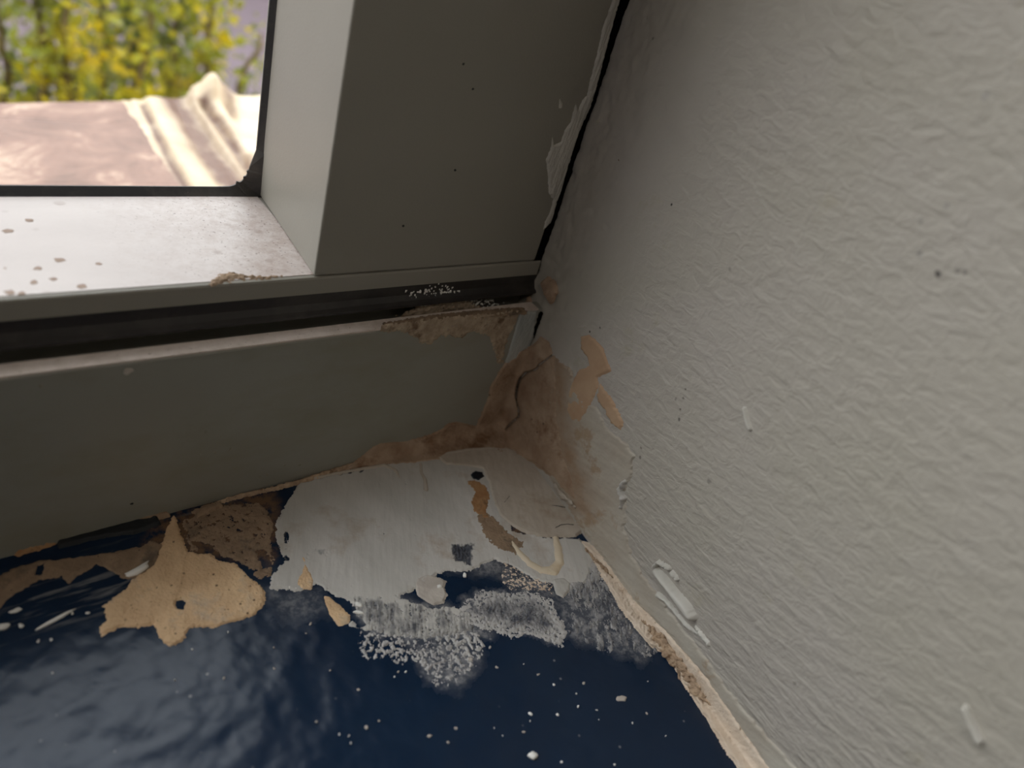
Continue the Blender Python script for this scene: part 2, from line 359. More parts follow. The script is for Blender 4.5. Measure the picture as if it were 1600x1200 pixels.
def patch(name, plane, mat, T, poly=None, line=None, W=None, edge=1.0, rag=.5, rsc=2.0, tex=.08, tsc=2.5, st=(1, 1), ang=0.0, holes=(), res=.28, deep=False, spk=None,
          rim=0.0, extra=None, parent=None, label=None, cat=None, group=None, seed=1, cut=None, mask_only=False):
    """a skim of material T mm thick lying on a plane of the place; poly / line are its outline, points given where the photo shows them"""
    pts = poly or line; P = [plane.uv(*q) for q in pts]; A = np.array(P); m = 2.5 * MM + (max(W) * MM if W else 0)
    x = np.arange(A[:, 0].min() - m, A[:, 0].max() + m, res * MM); y = np.arange(A[:, 1].min() - m, A[:, 1].max() + m, res * MM)
    X, Y = np.meshgrid(x, y)
    s = (poly_sdf(X, Y, P) if poly else line_sdf(X, Y, P, [w_ * MM for w_ in W])) / MM
    s = s + rag * fbm(X, Y, rsc * MM, seed, 5, gain=.65)
    for hp in holes:
        s = np.minimum(s, -poly_sdf(X, Y, [plane.uv(*q) for q in hp]) / MM + rag * fbm(X, Y, rsc * MM, seed + 5, 5, gain=.65))
    if cut is not None: s = cut(X, Y, s)
    h = T * sstep(0, edge, s) + tex * fbm(X, Y, tsc * MM, seed + 9, 5, st, ang, .6) * sstep(0, edge * 1.5, s)
    if rim: h = h + rim * np.exp(-((s - edge * .6) / (edge * .45)) ** 2)
    if line and not poly and edge > 0:      # rounded bead
        h = T * np.sqrt(np.clip(s / max(W) * 1.6, 0, 1)) + tex * fbm(X, Y, tsc * MM, seed + 9, 5, st, ang, .6)
    if spk is not None:                     # worn through: only where the noise stands above a level
        h = h + spk(X, Y, s)
    h = np.where(s < 0, np.minimum(s * .4, -.03), h); h = np.clip(h, np.where(deep & (s > .6), -1.6, -.12), None)
    V = plane.pos(X, Y, h * MM); ny, nx = X.shape
    idx = np.arange(ny * nx).reshape(ny, nx); Q = np.stack([idx[:-1, :-1], idx[:-1, 1:], idx[1:, 1:], idx[1:, :-1]], -1).reshape(-1, 4)
    keep = (h.ravel()[Q] > -.02).any(1) | (deep & (s.ravel()[Q] > .6).all(1)); Q = Q[keep]
    used, inv = np.unique(Q, return_inverse=True)
    V = V.reshape(-1, 3)[used]; Q = inv.reshape(-1, 4)
    a, b, c = V[Q[0, 0]], V[Q[0, 1]], V[Q[0, 2]]
    if np.cross(b - a, c - b) @ (CAM - a) < 0: Q = Q[:, ::-1]
    at = {'depth': s.ravel()[used]}
    if extra: at.update({k: v(X, Y, s).ravel()[used] for k, v in extra.items()})
    o = link(name, V, np.ascontiguousarray(Q), mat, parent, True, at)
    return tag(o, label, cat, group)

# ------------------------------------------------------------------ the room
XL, YB, ZFL, ZC, YW = -2.4, -2.6, -0.95, 1.6, -0.20      # left, back, floor, ceiling, inner face of the window wall
plainw = NT('room_paint'); plainw = plainw.out(srgb(176, 172, 164), .7, .3)
n_ = NT('room_floor'); m_floor = n_.out(n_.ramp(n_.noise(6, 5), [(.3, srgb(92, 78, 64)), (.7, srgb(120, 104, 86))]), .6)
def wallpt(u, z):   # point on the right wall, u metres towards the room
    return (-0.11308 * u, -0.99358 * u, z)
# right wall: fine near the window, ragged along the crack
def build_wall():
    us = np.concatenate([np.linspace(-.045, .03, 120), np.linspace(.032, .2, 40), [.4, 1.0, 2.62]])
    zs = np.concatenate([[-.95, -.3], np.linspace(-.012, .17, 260), [.2, .5, 1.6]])
    U, Z = np.meshgrid(us, zs)
    off = np.where((Z > -.02) & (Z < .18), 1, 0) * np.exp(-np.clip(U, 0, 1) / .02) * .0006 * (fbm(U, Z, .005, 31, 5, gain=.75) - .4)
    V = np.stack([-0.11308 * U - off, -0.99358 * U, Z], -1)
    # the lip where the paint breaks off at the crack
    ny, nx = U.shape; idx = np.arange(ny * nx).reshape(ny, nx)
    Q = np.stack([idx[:-1, :-1], idx[:-1, 1:], idx[1:, 1:], idx[1:, :-1]], -1).reshape(-1, 4)
    o = link('wall_right', V.reshape(-1, 3), Q, m_wall); 
    md = o.modifiers.new('thickness', 'SOLIDIFY'); md.thickness = .1; md.offset = 1
    a = V[100, 60]; 
    nn = np.cross(V[100, 61] - V[100, 60], V[101, 60] - V[100, 60])
    if nn @ np.array((-1, 0, 0)) > 0: md.offset = -1
    return tag(o, 'grey-green painted plaster wall with a roller texture right of the window', kind='structure')
build_wall()
tag(boxes('floor', [((XL, YB, ZFL - .05), (.0, YW, ZFL))], m_floor), kind='structure')
tag(boxes('ceiling', [((XL, YB, ZC), (.0, YW, ZC + .05))], plainw), kind='structure')
tag(boxes('wall_left', [((XL - .1, YB, ZFL), (XL, YW, .55)), ((XL - .1, YB, 1.4), (XL, YW, ZC)), ((XL - .1, YB, .1), (XL, -.75, 1.4))], plainw), kind='structure')
w2 = tag(empty('added_window', (XL - .05, -.43, .55)), 'unseen side window added in the left wall to light the right wall', kind='structure')  # invented opening out of view, brings extra daylight onto the right wall
boxes('added_window_frame', [((XL - .07, -.75, .55), (XL - .03, -.70, 1.4)), ((XL - .07, -.2, .55), (XL - .03, -.1, 1.4)), ((XL - .07, -.70, .55), (XL - .03, -.2, .6)), ((XL - .07, -.70, 1.35), (XL - .03, -.2, 1.4))], m_sash, w2)
tag(boxes('added_overhang', [((-.75, .1, 2.2), (4, .95, 2.35))], plainw), 'unseen overhead slab added to shade the coping outside the window', kind='structure')  # made-up slab out of view, keeps high sky light off the coping
tag(boxes('wall_back', [((XL - .1, YB - .1, ZFL), (.0, YB, ZC))], plainw), kind='structure')
tag(boxes('wall_window', [((XL , YW, ZFL), (.0, .1, -.03)), ((XL , YW, 1.30), (.1, .1, 2.2)), ((XL , YW, -.03), (-1.32, .1, 1.30)), ((.012, .012, -.03), (.13, .1, 1.30))], plainw), kind='structure')

# ------------------------------------------------------------------ sill, with a fine field where the smears lie
def build_sill():
    xs = np.concatenate([[-1.32, -.6, -.25], np.arange(-.165, .012, .0007)]); ys = np.concatenate([[-.215, -.17], np.arange(-.135, .0085, .0007), [.02]])
    X, Y = np.meshgrid(xs, ys); 
    def reg(poly, soft, amp=1.0, seed=3):
        s = poly_sdf(X, Y, [SILL.uv(*q) for q in poly]) / MM + 1.3 * fbm(X, Y, .004, seed, 4)
        return amp * sstep(-soft, soft, s)
    hz = np.maximum.reduce([
        reg([(720, 935), (745, 922), (790, 925), (830, 930), (865, 950), (885, 985), (870, 1005), (820, 990), (770, 975), (730, 965)], 1.2, .85),
        reg([(560, 925), (640, 935), (700, 950), (760, 960), (770, 990), (700, 1000), (640, 1000), (580, 990), (560, 960)], 2.0, .8, 4),
        reg([(870, 900), (930, 900), (980, 960), (1020, 1010), (1000, 1030), (950, 1010), (900, 1000), (870, 950)], 3.0, .75, 5),
        reg([(640, 1000), (740, 990), (750, 1040), (710, 1080), (670, 1060)], 2.5, .6, 6),
        reg([(420, 925), (500, 920), (510, 960), (440, 965)], 3, .35, 7),
        reg([(780, 890), (860, 900), (870, 935), (800, 925)], 2.0, .6, 8),
        reg([(690, 845), (790, 840), (800, 900), (700, 890)], 3, .6, 9)])
    stz = np.maximum(reg([(-60, 925), (150, 880), (260, 900), (250, 940), (120, 975), (-60, 1010)], 5, .55, 10), reg([(40, 700), (420, 700), (420, 800), (250, 830), (60, 870)], 4, .3, 11))
    tn = np.maximum(reg([(225, 850), (240, 800), (430, 770), (440, 830), (425, 880), (330, 870), (290, 860)], 2, .8, 12), reg([(700, 735), (770, 735), (800, 800), (850, 860), (800, 880), (740, 850), (720, 800)], 2, .9, 13))
    B = .00022 * fbm(X, Y, .01, 41, 3)
    Z = TILT * X + B
    V = np.stack([X, Y, Z], -1).reshape(-1, 3); ny, nx = X.shape; idx = np.arange(ny * nx).reshape(ny, nx)
    Q = np.stack([idx[:-1, :-1], idx[:-1, 1:], idx[1:, 1:], idx[1:, :-1]], -1).reshape(-1, 4)
    o = link('window_sill', V, Q, m_sill, attrs={'haze': hz.ravel(), 'streak': stz.ravel(), 'tan': tn.ravel()})
    md = o.modifiers.new('thickness', 'SOLIDIFY'); md.thickness = .028; md.offset = -1
    return tag(o, 'navy blue gloss painted window sill spattered with filler and dust', kind='structure')
build_sill()

# ------------------------------------------------------------------ window: outer frame, sash, seal, glass
GAP = .0016
win = tag(empty('window_1', (-.66, .03, 0)), 'grey metal framed window with a dusty bottom rail', kind='structure')
X0 = -1.31; ZT = 1.28
extrude('outer_frame', [(0, -.008), (0, ZF - .0007), (.0004, ZF - .0001), (.0008, ZF), (.0042, ZF), (.0042, ZF - .008), (.012, ZF - .008), (.012, ZF + .004), (.05, ZF + .004), (.06, ZF - .004), (.06, -.008)], X0, .006, m_frame, win)
extrude('frame_edge', [(.0002, ZF - .0003), (.0002, ZF + .0001), (.0043, ZF + .0001), (.0043, ZF - .0003)], X0, -.0015, m_edge, win)
extrude('weather_seal', [(.0112, ZB + .0002), (.0079, ZB + .0002), (.0078, ZB - .003), (.0070, ZB - .0045), (.0060, ZB - .0052), (.0059, ZB - .0058), (.0072, ZB - .0062), (.0085, ZB - .0064), (.0112, ZB - .0064)], X0, .002, m_seal, win)
extrude('bottom_rail', [(YS, ZB), (YS, ZL - .0007), (YS + .0002, ZL - .0002), (YS + .0008, ZL), (.052, ZL), (.056, ZL - .001), (.056, ZB)], X0, .0004, m_sash, win)
extrude('rail_ledge', [(YS + .0011, ZL), (YS + .0011, ZL + .00015), (.0532, ZL + .00015), (.0532, ZL)], X0 + .07, -.0700, m_ledge, win)
# side stile, splayed towards the glass
def stile(name, xf, xr, xo):
    V = [(xf, YS, 0), (xr, YG, 0), (xr, YG + .004, 0), (xo, YG + .004, 0), (xo, YS, 0)]; k = 5
    V = [(x, y, ZL + .0002) for x, y, _ in V] + [(x, y, ZT) for x, y, _ in V]
    F = [[j, (j + 1) % k, k + (j + 1) % k, k + j] for j in range(k)] + [list(range(k))[::-1], [k + j for j in range(k)]]
    o = link(name, V, F, m_sash, win, smooth=False)
    bv = o.modifiers.new('edge', 'BEVEL'); bv.width = .0005; bv.segments = 2
    return o
stile('side_stile', -.0726, -.0690, -GAP - .0006)
stile('side_stile', X0 + .0726, X0 + .0690, X0)
boxes('top_rail', [((X0, YS, ZT - .06), (-.002, YG + .004, ZT))], m_sash, win)
boxes('lining_and_gap_shade', [((-.0024, .0079, ZB), (.004, .0215, ZT)), ((-.0012, .022, ZB - .02), (.006, .06, ZT)), ((X0 - .01, .0, -.008), (X0, .06, ZT + .02)), ((X0, .0, ZT), (.004, .06, ZT + .02))], m_black, win)  # black strips inside the crack paint its deep shade
# glazing gasket: along the rail, up the stile, rounded and torn in the corner
def gasket():
    def loop(x, y0, z): return x, y0, z
    path = [(X0 + .07, ZL + .0010)] + [(x, ZL + .0010) for x in np.linspace(-.2, -.080, 14)]
    cx, cz, R = -.0780, ZL + .0080, .0070
    path += [(cx + R * math.sin(a) , cz - R * math.cos(a)) for a in np.linspace(.15, 1.5, 14)] 
    path += [(-.0695 + .0004 * 0, z) for z in np.linspace(ZL + .0125, ZL + .05, 10)] + [(-.0695, ZT - .06)]
    V = []; F = []; rs = random.Random(5)
    for i, (x, z) in enumerate(path):
        a = path[max(i - 1, 0)]; b = path[min(i + 1, len(path) - 1)]; tx, tz = b[0] - a[0], b[1] - a[1]; L = math.hypot(tx, tz); nx_, nz_ = -tz / L, tx / L
        # inner edge (towards the pane) and outer edge (towards the frame)
        corner = 15 <= i <= 29
        if corner: t = min(1, max(0, (i - 14) / 14)); ox, oz = (-.0688 if t > .45 else x + .0015), (ZL if t < .55 else z); jit = {19: .0007, 23: .0004, 26: .0005}.get(i, 0) + rs.uniform(0, .00012)
        else: ox, oz = x - nx_ * .0011, z - nz_ * .0011; jit = 0
        ix, iz = x + nx_ * (.0009 + jit), z + nz_ * (.0009 + jit)
        V += [(ix, YG - .0006, iz), (ox, YG - .0030, oz), (ox, YG - .0002, oz), (ix, YG - .0002, iz)]
    for i in range(len(path) - 1):
        for j in range(4): F.append([4 * i + j, 4 * i + (j + 1) % 4, 4 * i + 4 + (j + 1) % 4, 4 * i + 4 + j])
    return link('glazing_gasket', V, F, m_rubber, win, smooth=False)
gasket()
def glass():
    m = bpy.data.materials.new('window_glass'); m.use_nodes = True; t = m.node_tree; t.nodes.clear()
    o = t.nodes.new('ShaderNodeOutputMaterial'); mx = t.nodes.new('ShaderNodeMixShader'); tr = t.nodes.new('ShaderNodeBsdfTransparent'); gl = t.nodes.new('ShaderNodeBsdfGlossy'); fr = t.nodes.new('ShaderNodeFresnel')
    gg = t.nodes.new('ShaderNodeNewGeometry'); mm = t.nodes.new('ShaderNodeMapRange'); mm.inputs[3].default_value = 1.45; mm.inputs[4].default_value = 1 / 1.45
    t.links.new(gg.outputs['Backfacing'], mm.inputs[0]); t.links.new(mm.outputs[0], fr.inputs[0]); gl.inputs['Roughness'].default_value = .01; tr.inputs[0].default_value = (.97, .98, .97, 1)
    t.links.new(fr.outputs[0], mx.inputs[0]); t.links.new(tr.outputs[0], mx.inputs[1]); t.links.new(gl.outputs[0], mx.inputs[2]); t.links.new(mx.outputs[0], o.inputs[0])
    return boxes('glass_pane', [((X0 + .068, YG - .0002, ZL + .0002), (-.0685, YG + .0008, ZT - .055))], m, win)
glass()

# ------------------------------------------------------------------ ceiling lamp added as fill light (out of view)
lt = empty('fill_lamp', (FILL_LAMP[0], FILL_LAMP[1], ZC)); tag(lt, 'unseen round white ceiling lamp added as fill light', 'lamp')
def disc(name, r_, z0, z1, mat, parent, n=32):
    V = [(parent.location.x + r_ * math.cos(a), parent.location.y + r_ * math.sin(a), z) for z in (z0, z1) for a in np.linspace(0, 2 * math.pi, n, endpoint=False)]
    F = [[j, (j + 1) % n, n + (j + 1) % n, n + j] for j in range(n)] + [list(range(n))[::-1], [n + j for j in range(n)]]
    return link(name, V, F, mat, parent, smooth=False)
disc('base', .12, ZC - .02, ZC, plainw, lt)
ml = NT('fill_lamp_diffuser'); ml.b.inputs['Emission Color'].default_value = (1, .9, .78, 1); ml.b.inputs['Emission Strength'].default_value = FILL_LAMP_POWER
disc('diffuser', .15, ZC - .06, ZC - .02, ml.m, lt)

# ------------------------------------------------------------------ outside: coping, crumpled flashing, shrub, paving
def coping_mat():
    n = NT('pink_brown_coping'); col = n.ramp(n.noise(42, 7, (.7, 1, 1), (0, 0, .5), rough=.7, dist=.6), [(.35, srgb(112, 82, 68)), (.55, srgb(142, 108, 92)), (.72, srgb(206, 178, 154))])
    n.bump([(n.noise(120, 5), .001)]); return n.out(col, .5)
cl = PARA.hit(0, 157); cr = PARA.hit(410, 151); ex = (cr - cl) / (cr[0] - cl[0])
def coping():
    xs = (-1.4, .8); pts = []
    for x in xs:
        yf = cl[1] + ex[1] * (x - cl[0]) if x > -.3 else cl[1] + ex[1] * (-.3 - cl[0]); pts.append((x, max(yf, .2)))
    V = [(xs[0], .1, ZP), (xs[1], .1, ZP), (pts[1][0], pts[1][1], ZP), (-.3, pts[0][1], ZP), (pts[0][0], pts[0][1], ZP)]
    V = V + [(x, y, z - .05) for x, y, z in V]; k = 5
    F = [[j, (j + 1) % k, k + (j + 1) % k, k + j] for j in range(k)] + [list(range(k))[::-1], [k + j for j in range(k)]]
    V2 = list(V); o = link('stone_coping', V2, F, coping_mat(), smooth=False)
    bv = o.modifiers.new('edge', 'BEVEL'); bv.width = .004; bv.segments = 3
    return tag(o, 'pinkish brown weathered coping slab outside below the window', 'coping')
coping()
def sheet_mat():
    n = NT('crumpled_cream_sheet'); br = n.attr('brown')
    col = n.ramp(n.noise(40, 5), [(.3, srgb(196, 172, 140)), (.7, srgb(226, 208, 178))])
    col = n.mix(n.math('MINIMUM', n.math('MULTIPLY', br, n.ramp(n.noise(60, 5, rough=.65), [(.3, (.45,) * 3), (.6, (1, 1, 1))])), 1), col, srgb(104, 70, 50))
    n.bump([(n.noise(160, 4), .0008)]); return n.out(col, .45)
def lines_field(X, Y, lines):
    out = 0
    for pts, wid, amp in lines:
        s = line_sdf(X, Y, [PARA.uv(*q) for q in pts], [0] * len(pts)); out = out + amp * np.exp(-(s / (wid * MM)) ** 2)
    return out
GRO = [([(212, 150), (225, 172), (240, 205), (262, 250), (292, 300), (310, 330)], 1.7, -4.5), ([(272, 150), (290, 185), (312, 230), (345, 285), (375, 320)], 4.0, -3.5),
       ([(285, 150), (308, 190), (340, 240), (380, 290)], 2.4, -4), ([(318, 175), (345, 210), (372, 250), (400, 300)], 2.2, -4), ([(345, 160), (362, 190), (390, 250)], 3, -3)]
RID = [([(232, 150), (255, 200), (285, 260), (330, 320)], 6, 1.2), ([(298, 165), (322, 205), (355, 255), (395, 305)], 2.6, 4), ([(300, 150), (325, 150), (335, 165)], 10, 15), ([(335, 175), (380, 230), (420, 290)], 5, 4)]
BRN = [([(265, 155), (290, 190), (320, 240), (360, 290), (380, 310)], 8.5, 1.4), ([(318, 172), (345, 205), (400, 285)], 3.4, 1.1), ([(222, 168), (240, 205), (262, 250), (292, 300)], 2.0, 1.2), ([(345, 150), (362, 185)], 5, .8)]
patch('crumpled_flashing', PARA, sheet_mat(), .6, poly=[(190, 158), (300, 153), (440, 152), (520, 290), (480, 340), (320, 340), (285, 300), (262, 262), (240, 235), (222, 200)],
      edge=4, rag=1.5, rsc=14, tex=.5, tsc=14, res=1.2, spk=lambda X, Y, s: sstep(0, 6, s) * np.clip(2.4 + lines_field(X, Y, GRO + RID), .3, 99),
      extra={'brown': lambda X, Y, s: lines_field(X, Y, BRN)}, label='crumpled cream sheet flashing folded over the brown coping outside', cat='flashing')

n_ = NT('mauve_paving'); m_pave = n_.out(n_.ramp(n_.noise(3, 5), [(.3, srgb(86, 74, 80)), (.7, srgb(98, 84, 90))]), .8)
tag(boxes('ground', [((-14, .35, -1.65), (16, 9, -1.6))], m_pave), kind='structure')
n_ = NT('dark_brown_wall'); tag(boxes('wall_outside', [((-3, 9, -1.6), (26, 9.2, 2.5))], n_.out(n_.ramp(n_.noise(5, 4), [(.3, srgb(34, 24, 22)), (.7, srgb(46, 34, 30))]), .8)), kind='structure')

def leafmat(name, a, b, c):
    n = NT(name); col = n.ramp(n.noise(11, 4), [(.36, a), (.52, b), (.68, c)])
    n.b.inputs['Subsurface Weight'].default_value = 0
    t = n.t; tr = n.n('BsdfTranslucent'); mx = n.n('MixShader'); mx.inputs[0].default_value = .4; n.l(col, tr.inputs[0]); n.l(col, n.b.inputs['Base Color']); n.b.inputs['Roughness'].default_value = .5
    o = t.nodes['Material Output']; n.l(n.b.outputs[0], mx.inputs[1]); n.l(tr.outputs[0], mx.inputs[2]); n.l(mx.outputs[0], o.inputs[0]); return n.m
m_leaf = leafmat('yellow_green_leaf', srgb(82, 96, 18), srgb(140, 142, 14), srgb(204, 178, 4))
m_leaf2 = leafmat('dull_green_leaf', srgb(76, 88, 44), srgb(104, 112, 50), srgb(136, 134, 64))
n_ = NT('brown_stem'); m_stem = n_.out(n_.ramp(n_.noise(60, 3), [(.3, srgb(60, 46, 20)), (.7, srgb(110, 92, 24))]), .7)
def at_dist(u, v, dist):
    d = ray(u, v); d = d / d[1]; return CAM + d * (dist - CAM[1])
def tube(V, F, pts, rads, n=6):
    b0 = len(V)
    for i, (p, r_) in enumerate(zip(pts, rads)):
        t = Vector(pts[min(i + 1, len(pts) - 1)]) - Vector(pts[max(i - 1, 0)]); t.normalize(); a = t.orthogonal().normalized(); b = t.cross(a)
        for j in range(n): q = Vector(p) + (a * math.cos(2 * math.pi * j / n) + b * math.sin(2 * math.pi * j / n)) * r_; V.append(q[:])
    for i in range(len(pts) - 1):
        for j in range(n): F.append([b0 + i * n + j, b0 + i * n + (j + 1) % n, b0 + (i + 1) * n + (j + 1) % n, b0 + (i + 1) * n + j])
def shrub(label, cols, yb, seed, mat, nl, size, spread):
    rs = random.Random(seed); bx = at_dist(sum(c[0] for c in cols) / len(cols), 150, yb)[0]
    root = tag(empty('leafy_shrub', (bx, yb, -1.6)), label, 'shrub', None)
    SV, SF, LV, LF = [], [], [], []
    for (u0, u1, vt, dens) in cols:
        yy = yb + rs.uniform(-.06, .1); a = at_dist(u0, 260, yy); b = at_dist(u1, vt, yy); base = np.array((bx + rs.uniform(-.08, .08), yy, -1.6))
        pts = [base + (a - base) * t * (1, 1, 1) for t in (0, .35, .7, 1)] + [a + (b - a) * t + np.array((rs.uniform(-.006, .006), rs.uniform(-.01, .01), 0)) for t in np.linspace(.1, 1, 10)]
        tube(SV, SF, [tuple(p) for p in pts], np.linspace(.008, .0025, len(pts)))
        for k in range(int(nl * dens)):
            t = rs.random(); p = a + (b - a) * (t * 1.1 - .05)
            cl_ = math.sin(t * 23 + u0) * .4 + .8
            q = p + np.array([rs.gauss(0, spread * cl_), rs.gauss(0, spread), rs.gauss(0, spread * .6)])
            if k % 9 == 0: tube(SV, SF, [tuple(p), tuple((p + q) / 2 + (0, 0, .004)), tuple(q)], (.0016, .001, .0006), 4)
            L = size * rs.uniform(.6, 1.3); W = L * rs.uniform(.28, .42)
            dr = Vector((rs.gauss(0, 1), rs.gauss(0, 1), rs.gauss(.3, .7))).normalized(); sd = dr.orthogonal().normalized(); sd.rotate(Matrix.Rotation(rs.uniform(0, 6.28), 3, dr)); up = dr.cross(sd)
            o = Vector(q); i0 = len(LV)
            for (s_, w_, h_) in ((0, 0, 0), (.35, 1, .12), (.35, 0, 0), (.35, -1, .12), (.75, .6, .05), (.75, 0, -.05), (.75, -.6, .05), (1, 0, -.12)):
                LV.append((o + dr * L * s_ + sd * W * w_ + up * L * h_)[:])
            LF += [[i0, i0 + 1, i0 + 2], [i0, i0 + 2, i0 + 3], [i0 + 1, i0 + 4, i0 + 5, i0 + 2], [i0 + 2, i0 + 5, i0 + 6, i0 + 3], [i0 + 4, i0 + 7, i0 + 5], [i0 + 5, i0 + 7, i0 + 6]]
    link('stem', SV, SF, m_stem, root); link('foliage', LV, LF, mat, root)
shrub('yellow-green leafy shrub outside the window, nearest the coping', [(80, 50, -60, .9), (110, 100, -80, 1), (165, 160, -80, .9), (215, 210, -60, 1), (265, 290, -60, 1.1), (310, 335, -50, 1.1), (345, 405, 55, .25), (190, 250, -40, .7), (20, -5, -10, .25)], .95, 3, m_leaf, 420, .015, .020)
shrub('dull grey-green shrub growing behind the yellow-green shrub outside', [(60, 60, 60, .6), (130, 130, 20, 1), (190, 200, 40, 1), (250, 260, 60, .9), (10, 20, 70, .4), (300, 310, 80, .5)], 1.35, 8, m_leaf2, 330, .02, .036)

# ------------------------------------------------------------------ fillers and plaster on the sill
STREAK = math.radians(8)
def worn(level, sc=.9, st=(1, 1), ang=0., fade=None, seed=20, gainh=.5):
    def f_(X, Y, s):
        nz = fbm(X, Y, sc * MM, seed, 5, st, ang, .7); lv = level if fade is None else level + fade(X, Y, s)
        return -gainh * sstep(-.12, .12, lv - nz)
    return f_
def thinf(base, regs):
    def f_(X, Y, s_):
        o = np.full(X.shape, base)
        for poly, soft, amp in regs:
            d_ = poly_sdf(X, Y, [SILL.uv(*q) for q in poly]) / MM + .8 * fbm(X, Y, .002, 61, 4); o = np.maximum(o, amp * sstep(-soft, soft, d_))
        return o
    return f_
SMEAR_THIN = thinf(.42, [([(545, 925), (640, 940), (700, 950), (800, 960), (800, 1030), (545, 1030)], 2.2, .82), ([(704, 850), (742, 850), (738, 890), (706, 874)], 1.6, 1.15), ([(444, 828), (449, 828), (450, 878), (444, 878)], .3, 1.1),
                         ([(490, 858), (520, 856), (518, 872), (492, 872)], .9, .7), ([(560, 905), (700, 880), (780, 880), (780, 900), (560, 930)], 2.0, .35), ([(775, 862), (850, 880), (905, 900), (870, 925), (800, 910)], 1.5, .55), ([(525, 738), (570, 733), (568, 737), (528, 743)], .3, 1.1)])
def white_worn(X, Y, s):
    t_ = SMEAR_THIN(X, Y, s); nz = fbm(X, Y, .9 * MM, 21, 5, (1, 5), math.radians(-28), .7) * .6 + fbm(X, Y, .7 * MM, 25, 5, gain=.75) * .5
    return -.4 * sstep(-.1, .1, (t_ * 1.0 - 1.05) - nz)
patch('filler_smear', SILL, m_scrub, .3, poly=[(467, 756), (520, 742), (560, 735), (600, 726), (690, 712), (722, 722), (770, 720), (800, 760), (800, 830), (850, 840), (905, 842), (930, 872), (915, 910), (870, 915), (835, 905), (810, 890), (795, 882), (772, 874), (752, 882), (730, 893), (700, 892), (681, 897), (668, 912), (640, 925), (622, 934), (644, 941), (680, 952), (710, 948), (735, 960), (740, 985), (700, 990), (660, 1000), (610, 992), (570, 985), (545, 978), (555, 955), (548, 940), (520, 930), (494, 912), (470, 925), (441, 919), (422, 922), (424, 900), (444, 875), (430, 847), (431, 819), (450, 781)],
      holes=[[(546, 950), (556, 946), (560, 962), (572, 975), (560, 985), (550, 970)]],
      edge=.5, rag=.6, rsc=1.4, tex=.07, tsc=2, st=(1, 5), ang=math.radians(-28), rim=.06, spk=white_worn, res=.24, extra={'thin': SMEAR_THIN}, label='large pale grey filler smear with vertical brush streaks on the navy sill', cat='filler', seed=2)
patch('filler_flake', SILL, m_tan, .25, poly=[(503, 928), (514, 932), (524, 940), (546, 962), (545, 974), (529, 978), (516, 965), (508, 946)], edge=.5, rag=.25, label='small tan flake at the lower left tip of the pale filler smear', cat='plaster', seed=4)
patch('filler_flake', SILL, m_dull, .35, poly=[(652, 905), (664, 897), (682, 902), (697, 908), (692, 918), (699, 930), (692, 942), (678, 946), (664, 940), (652, 930), (646, 915)], edge=.5, rag=.35, rim=.1, label='round beige and white flake below the pale filler smear beside a bare navy spot', cat='filler', seed=5)
patch('plaster_stain', SILL, m_tan, .42, poly=[(470, 868), (476, 872), (482, 890), (492, 908), (488, 922), (470, 922), (462, 912), (470, 895), (474, 884)], edge=.4, rag=.3, label='narrow tan streak showing through the left end of the filler smear', cat='plaster', seed=6)
patch('filler_disc', SILL, m_smooth, .75, poly=[(681, 716), (700, 708), (730, 704), (759, 702), (790, 700), (815, 708), (840, 722), (869, 744), (881, 775), (900, 800), (914, 828), (900, 840), (850, 841), (825, 836), (800, 824), (781, 808), (769, 783), (762, 756), (753, 734), (728, 730), (697, 728)], edge=.7, rag=.35, rsc=1.8, tex=.1, tsc=2.5, st=(1, 3), ang=math.radians(-28), rim=.05, label='smooth rounded beige filler smear in front of the corner', cat='filler', seed=7)
patch('filler_ridge', SILL, m_smooth, .9, line=[(684, 718), (700, 710), (730, 705), (765, 702), (800, 705)], W=[.3, .8, .9, .7, .3], edge=.5, rag=.12, tex=.08, label='curled lip of filler along the back of the rounded smear', cat='filler', seed=8)
patch('filler_ridge', SILL, m_smooth, .8, line=[(470, 752), (530, 740), (570, 733), (600, 728), (618, 736), (624, 748)], W=[.3, .5, .6, .7, .6, .3], edge=.5, rag=.15, tex=.08, label='thin raised filler ridge along the back of the pale grey smear', cat='filler', seed=9)
patch('filler_drip', SILL, m_smooth, 1.1, line=[(657, 726), (658, 740), (664, 752), (665, 766)], W=[.45, .5, .65, .8], edge=.5, rag=.12, label='small vertical drip of filler hanging onto the grey smear', cat='filler', seed=10)
patch('rust_stain', SILL, m_rust, .42, poly=[(726, 752), (742, 750), (760, 760), (766, 778), (760, 800), (766, 812), (752, 812), (740, 800), (735, 785), (741, 770)], edge=.4, rag=.5, rsc=1.2, tex=.15, label='rusty orange stain between the grey smear and the rounded filler', cat='stain', seed=11)
patch('brown_stain', SILL, m_brown, .42, poly=[(742, 806), (760, 800), (775, 812), (795, 832), (820, 850), (806, 868), (775, 858), (756, 840)], edge=.5, rag=.9, rsc=1.6, tex=.12, label='dull brown stain trailing from the rusty stain to the cream glue', cat='stain', seed=12)
m_nvd = NT('dark_blue_dab').out(srgb(14, 24, 34), .35, .5)
patch('paint_dab', SILL, m_nvd, .55, poly=[(733, 742), (742, 736), (754, 738), (758, 746), (748, 753), (738, 750)], edge=.5, rag=.3, label='dark blue-black dab above the rusty stain', cat='paint', seed=12)
patch('glue_trail', SILL, m_glue, .65, line=[(800, 848), (812, 866), (828, 882), (846, 892), (864, 893), (874, 880), (872, 860), (868, 842)], W=[.7, 1.2, 1.4, 1.5, 1.8, 1.5, 1.5, 1.1], edge=.6, rag=.2, rsc=2.5, tex=.04, label='cream U-shaped trail of dried glue below the rounded filler', cat='glue', seed=13)
